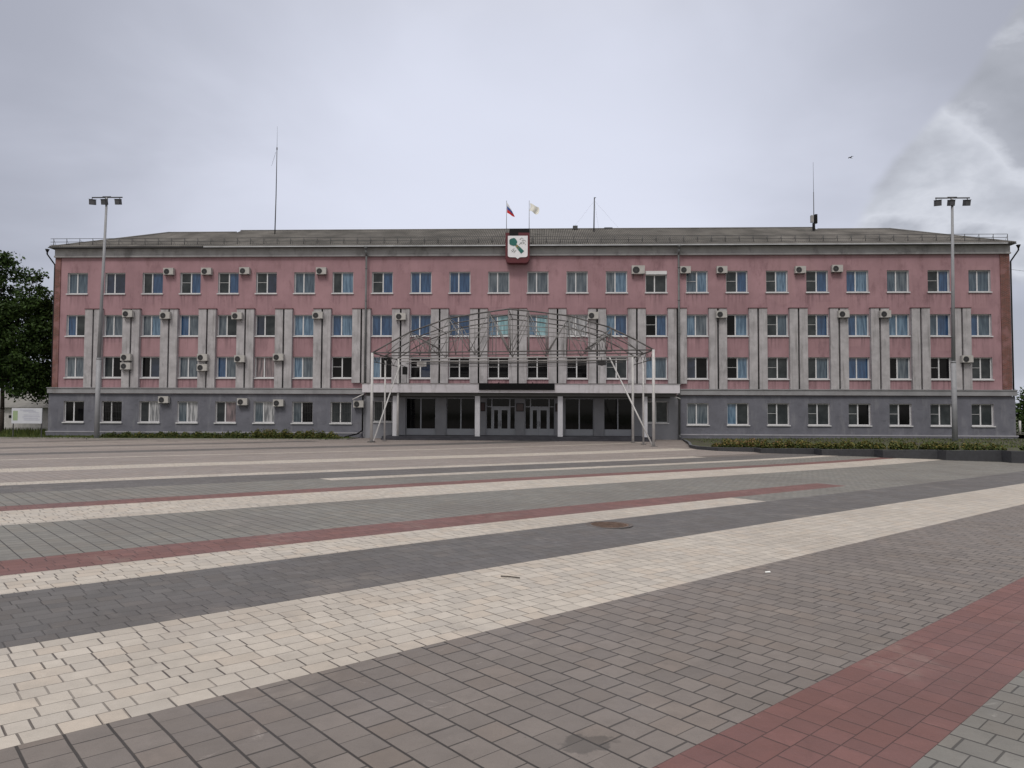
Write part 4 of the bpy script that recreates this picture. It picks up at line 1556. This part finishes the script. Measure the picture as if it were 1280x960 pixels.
for i in range(len(inn) - 1):
    (x0, y0), (x1, y1) = inn[i], inn[i + 1]
    zz = [ktop(x0) - .04, ktop(x1) - .04]
    yb0, yb1 = -.2, -.2
    x0b, x1b = max(x0, 12.35), max(x1, 12.36)
    mb.face([(x0, y0, zz[0]), (x1, y1, zz[1]), (x1b + .001 * i, yb1, max(zz[1], .12)), (x0b, yb0, max(zz[0], .12))], 0, True)
mb.face([(inn[-1][0], inn[-1][1], .22), (70, -20.6, .22), (70, 60, .3), (inn[-1][0], 60, .3)], 0)
struct(mb.build('flower_bed', [SOIL]))
mb = MB()
xs_ = frange(-60, -37, 10)
pts = [(-80, -3.6), (-31.2, -3.7), (-30.5, -4.6), (-13.6, -4.0), (-12.3, -3.0), (-12.2, -.2), (-36.9, -.2), (-36.9, 16), (-80, 16)]
mb.face([(x, y, .075) for x, y in pts], 0)
struct(mb.build('lawn', [LAWN]))
mb = MB()
for a, b in zip(pts[:5], pts[1:6]):
    d = (Vector(b) - Vector(a)).normalized()
    n = Vector((d.y, -d.x)) * .09
    mb.face([(a[0] + n.x, a[1] + n.y, -.1), (b[0] + n.x, b[1] + n.y, -.1), (b[0] + n.x, b[1] + n.y, .085), (a[0] + n.x, a[1] + n.y, .085)])
    mb.face([(a[0] + n.x, a[1] + n.y, .085), (b[0] + n.x, b[1] + n.y, .085), (b[0], b[1], .085), (a[0], a[1], .085)])
struct(mb.build('lawn_kerb', [plain('concrete_kerb', (0.24, 0.23, 0.21), .9, .2, 3.0, .2)]))


def leafquad(mb, c, s, rn, m=0, upb=0.3):
    n = Vector((rn.gauss(0, 1), rn.gauss(0, 1), rn.gauss(0, 1) + upb)).normalized()
    u = n.orthogonal().normalized()
    a = rn.uniform(0, 2 * PI)
    v = n.cross(u)
    u, v = u * math.cos(a) + v * math.sin(a), v * math.cos(a) - u * math.sin(a)
    l, wd = s, s * rn.uniform(.45, .7)
    mb.face([c - u * l, c + v * wd - u * l * .1, c + u * l, c - v * wd - u * l * .1], m)


def hedge(name, path_, width, h0, h1, n, label, seed, mixf, z0f, cat='hedge', s=(.035, .075)):
    rn = random.Random(seed)
    mb = MB()
    seg = [(Vector(a), Vector(b)) for a, b in zip(path_[:-1], path_[1:])]
    L = [(b - a).length for a, b in seg]
    tot = sum(L)
    nc = int(tot / .38)
    clumps = []
    for i in range(nc):
        d = tot * (i + rn.random()) / nc
        dd = d
        k = 0
        while k < len(L) - 1 and dd > L[k]:
            dd -= L[k]
            k += 1
        a, b = seg[k]
        p = a + (b - a) * (dd / L[k])
        nn = Vector((-(b - a).y, (b - a).x)).normalized()
        q = d / tot
        for _ in range(3):
            endt = min(1, min(d, tot - d) / .9 + .45)
            clumps.append((p + nn * rn.uniform(-.5, .5) * width, (h0 + (h1 - h0) * q) * rn.uniform(.65, 1.15) * endt, rn.uniform(.22, .38), q))
    for _ in range(n):
        p, h, r, q = rn.choice(clumps)
        th = rn.uniform(0, 2 * PI)
        rr = r * math.sqrt(rn.random())
        zz = rn.random() ** .6 * h * (1 - .55 * (rr / r) ** 2)
        x, y = p.x + rr * math.cos(th), p.y + rr * math.sin(th)
        leafquad(mb, Vector((x, y, z0f(x, y) + zz)), rn.uniform(*s), rn, mixf(rn, q, zz / h), .8)
    o = mb.build(name, [HEDGEG, HEDGEY, HEDGEO])
    tag(o, label, cat)
    return o


def mixR(rn, q, hh):
    a = rn.random()
    y = .7 - .4 * q
    o = max(0, .28 - .75 * q)
    if hh > .35 and a < o:
        return 2
    return 1 if a < y * (.35 + .65 * hh) + (.12 if hh > .4 else 0) else 0


bedz = lambda x, y: ktop(x) - .05
hedge('flower_hedge', [(11.75, -12.7), (12.6, -13.5), (14.6, -14.2), (17.3, -15.3), (20, -16.2), (22.6, -17.1), (25.0, -17.7)], 1.0, .52, .36, 18000, 'long low hedge of yellowing and orange flowers along the kerb of the right bed', 3, mixR, bedz, 'hedge')
hedge('low_hedge', [(25.9, -17.9), (27.6, -18.3), (29.3, -18.6)], 1.0, .44, .28, 5200, 'short green hedge to the right of the floodlight mast base in the right bed', 4, lambda rn, q, hh: 1 if rn.random() < .12 else 0, bedz)
hedge('low_hedge', [(-30.3, -3.2), (-25, -3.1), (-19.5, -3.1)], 1.0, .42, .5, 9500, 'low ragged green plants along the foot of the left wing', 5, lambda rn, q, hh: 1 if rn.random() < .15 else 0, lambda x, y: .07)
hedge('low_hedge', [(-19.4, -3.1), (-15.5, -3.2), (-13.0, -3.0)], 1.0, .68, .6, 8500, 'bushier yellow-green plants left of the entrance beside the square', 6, lambda rn, q, hh: 1 if rn.random() < (.2 + .3 * hh) else 0, lambda x, y: .07)
# grass blades
rn = random.Random(8)
mb = MB()


def blade(mb, x, y, z, h, rn):
    a = rn.uniform(0, PI)
    dx_, dy_ = math.cos(a) * .03, math.sin(a) * .03
    lx, ly = rn.uniform(-.08, .08), rn.uniform(-.08, .08)
    mb.face([(x - dx_, y - dy_, z), (x + dx_, y + dy_, z), (x + lx, y + ly, z + h)], 0)


for _ in range(9000):
    x, y = rn.uniform(-52, -36.9), rn.uniform(-3.4, 8)
    blade(mb, x, y, .07, rn.uniform(.1, .45) * (1.3 if y > 0 else .6), rn)
for _ in range(3000):
    x = rn.uniform(-36.9, -12.5)
    blade(mb, x, rn.uniform(-4.3, -.3), .07, rn.uniform(.06, .16), rn)
for _ in range(5000):
    x = rn.uniform(12.5, 44)
    y = rn.uniform(-16 if x > 17 else -11, -.4)
    blade(mb, x, y, ktop(x) - .05, rn.uniform(.05, .15), rn)
for _ in range(3000):
    x = rn.uniform(27, 44)
    blade(mb, x, rn.uniform(-18.6, -14), ktop(x) - .05, rn.uniform(.06, .17), rn)
go = mb.build('grass', GRASSB)
go['kind'] = 'stuff'


# ------------------------------------------------------------------ trees
def tree(name, loc, trunk_h, r0, lobes, nclump, nleaf, leaf, label, mat, seed, clump_r=(.5, .95)):
    rn = random.Random(seed)
    t = thing(name, label, 'tree', loc)
    m = MB()
    pts = [Vector((0, 0, -.2)), Vector((.05, 0, trunk_h * .5)), Vector((-.03, .05, trunk_h)), Vector((.12, 0, trunk_h * 1.9)), Vector((.0, .1, trunk_h * 2.7))]
    rr = [r0 * 1.25, r0 * .9, r0 * .8, r0 * .5, r0 * .2]
    for i in range(4):
        m.tube(pts[i], pts[i + 1], rr[i], rr[i + 1], 10)
    for (c, rad) in lobes:
        c = Vector(c)
        st = pts[2] + (pts[3] - pts[2]) * rn.uniform(0, .9)
        mid_ = (st + c) / 2 + Vector((rn.uniform(-.4, .4), rn.uniform(-.4, .4), -.3))
        m.tube(st, mid_, r0 * .36, r0 * .24, 7)
        m.tube(mid_, c, r0 * .24, r0 * .08, 7)
        for _ in range(4):
            e = c + Vector((rn.gauss(0, 1), rn.gauss(0, 1), rn.gauss(0, .8))).normalized() * rad * .8
            m.tube(mid_.lerp(c, rn.uniform(.3, .9)), e, r0 * .1, r0 * .03, 5)
    m.build('trunk', BARK, t)
    m = MB()
    wts = [rad ** 2 for _, rad in lobes]
    cl_ = []
    for _ in range(nclump):
        c, rad = rn.choices(lobes, wts)[0]
        d = Vector((rn.gauss(0, 1), rn.gauss(0, 1), rn.gauss(0, 1))).normalized()
        q = Vector(c) + Vector((d.x, d.y, d.z * .85)) * rad * rn.uniform(.35, 1.05)
        cl_.append((q, rn.uniform(*clump_r)))
    for q, cr in cl_:
        for _ in range(nleaf):
            d = Vector((rn.gauss(0, 1), rn.gauss(0, 1), rn.gauss(0, .7)))
            d = d.normalized() * cr * rn.random() ** .45
            leafquad(m, q + d, leaf * rn.uniform(.6, 1.2), rn, 0, .6)
    m.build('crown', mat, t)
    return t


tree('broadleaf_tree', (-41.9, 2.0, 0), 4.2, .17, [((-1.2, 0, 7.5), 2.9), ((1.2, .5, 6.2), 2.4), ((-1.8, 0, 10.6), 2.7), ((1.0, .4, 9.2), 2.5), ((-.6, 0, 13.2), 1.45), ((-3.2, .3, 12.2), 1.9), ((2.2, .5, 11.2), 1.3), ((2.3, 1.2, 4.6), 1.7), ((2.9, 1.6, 8.0), 1.9), ((-4.5, 0, 8.5), 2.8), ((2.1, .4, 12.9), .55), ((-.3, 0, 14.3), .65), ((1.2, .3, 4.0), 1.1), ((2.9, 1.4, 10.2), 1.2), ((3.0, 1.5, 3.6), 1.0), ((-.3, .4, 5.4), 1.8)],
     820, 70, .15, 'big dark broadleaf tree beside the left end of the hall', LEAF, 21, (.45, .95))
tree('broadleaf_tree', (-58, 34, 0), 2.5, .2, [((0, 0, 5), 2.4), ((1.6, 0, 4.4), 2.0), ((-2, 0, 5.6), 2.2)], 90, 45, .2, 'lighter green tree far behind the white shed', LEAFP, 22)
tree('broadleaf_tree', (49.2, 14, .2), 1.4, .2, [((-1.8, 0, 2.3), 1.9), ((0, 0, 3.0), 2.2), ((2.5, 0, 3.2), 2.4), ((-2.6, -.5, 1.2), 1.2)], 150, 55, .15, 'low dark bushy tree past the right end of the hall', LEAF, 23)

# ------------------------------------------------------------------ left edge: shed, board
sh_ = thing('shed', 'low white-walled shed with a grey hipped roof under the big tree', 'shed', (0, 0, 0))
mb = MB()
mb.box(-62, -44.3, 10, 17, -.2, 2.35)
mb.build('wall', SHEDW, sh_)
mb = MB()
a, b, c, d = (-62.4, 9.6, 2.3), (-43.85, 9.6, 2.3), (-43.85, 17.4, 2.3), (-62.4, 17.4, 2.3)
r1, r2 = (-62, 13.5, 3.95), (-45.6, 13.5, 3.95)
mb.face([a, b, r2, r1])
mb.face([b, c, r2])
mb.face([c, d, r1, r2])
mb.face([d, a, r1])
mb.face([d, c, b, a])
mb.build('roof', SHEDR, sh_)
mb = MB()
mb.box(-47.3, -46.5, 9.96, 9.998, 1.35, 1.6)
mb.build('vent_opening', BLACKP, sh_)

bd = thing('information_board', 'pale information board on two thin legs on the grass left of the hall', 'board', (0, 0, 0))
mb = MB()
mb.box(-36.82, -34.56, -3.66, -3.60, 1.08, 2.20)
mb.build('panel', BOARDW, bd)
mb = MB()
mb.box(-36.72, -36.36, -3.668, -3.662, 1.30, 2.0, 0)
for k, (x0, x1, z) in enumerate([(-36.2, -35.2, 2.06), (-35.95, -35.0, 1.98), (-35.55, -34.8, 1.86), (-35.9, -34.75, 1.70), (-35.9, -34.7, 1.58), (-35.9, -34.85, 1.46), (-35.9, -34.7, 1.34), (-36.0, -35.9, 1.55)]):
    mb.box(x0, x1, -3.668, -3.662, z - .018, z + .018, 1)
mb.build('print', [BOARDG, BOARDT], bd)
for x in (-36.74, -34.62):
    mb = MB()
    mb.box(x - .025, x + .025, -3.59, -3.54, -.05, 2.2)
    mb.build('leg', DARKM, bd)

# slim post and wires past the right end
mb = MB()
mb.tube((45.1, 12, .1), (45.1, 12, 1.45), .09, .09, 8)
tag(mb.build('post', WHITEST), 'short white post on the grass past the right end of the hall', 'post')
mb = MB()
pts = [(36.8 + 23 * k / 12, 3 + 4 * k / 12, 13.75 - .18 * k + .004 * k * k) for k in range(13)]
mb.path(pts, .012, 5)
tag(mb.build('overhead_wire', DARKM), 'thin dark wire running from the right end of the hall out of the picture', 'wire')

# ------------------------------------------------------------------ small things on the square
gx, gy = 2.62, -43.83
gz = ground(gx, gy)
mh = thing('manhole_cover', 'rusty round manhole cover set in the dark paving band', 'manhole cover', (gx, gy, gz))
mb = MB()
mb.disc((0, 0, .005), .30, 28, 'z', 0)
for k in range(-4, 5):
    l = math.sqrt(max(0, .27 ** 2 - (k * .058) ** 2))
    mb.box(-l, l, k * .058 - .009, k * .058 + .009, .005, .011, 0)
mb.build('lid', IRON, mh)
mb = MB()
mb.disc((0, 0, .008), .36, 28, 'z', 0, .303)
mb.build('ring', IRONR, mh)
x, y = 1.28, -47.66
mb = MB()
mb.path([(-.10, .03, .01), (-.03, .0, .014), (.09, -.04, .01)], .006, 6)
tag(mb.build('twig', TWIG, None, (x, y, ground(x, y))), 'dry dark twig lying on the wide cream band', 'twig')
x, y = 4.0, -46.98
mb = MB()
mb.face([(-.03, -.02, .006), (.026, -.023, .01), (.033, .02, .014), (-.02, .023, .008)])
tag(mb.build('paper_scrap', PAPER, None, (x, y, ground(x, y))), 'tiny white paper scrap on the grey paving', 'litter')

# bird
bi = MB()
for k in range(6):
    pass
prof = [(-.30, .01), (-.2, .05), (-.05, .085), (.1, .08), (.2, .05), (.27, .045), (.33, .012)]
for (x0, r0), (x1, r1) in zip(prof[:-1], prof[1:]):
    bi.tube((x0, 0, 0), (x1, 0, .01), r0, r1, 8, caps=False)
bi.face([(-.28, 0, 0), (-.45, -.07, .0), (-.45, .07, 0)])
for s_ in (-1, 1):
    bi.face([(.12, .05 * s_, .03), (-.08, .05 * s_, .03), (-.12, .3 * s_, .14), (.1, .3 * s_, .15)])
    bi.face([(.1, .3 * s_, .15), (-.12, .3 * s_, .14), (-.2, .62 * s_, .06)])
bo = bi.build('bird', DARKM, None, (23.04, -5, 19.68))
bo.scale = (.42, .42, .42)
bo.rotation_euler = (0, R(-8), R(205))
tag(bo, 'small dark bird in flight high over the right wing', 'bird')
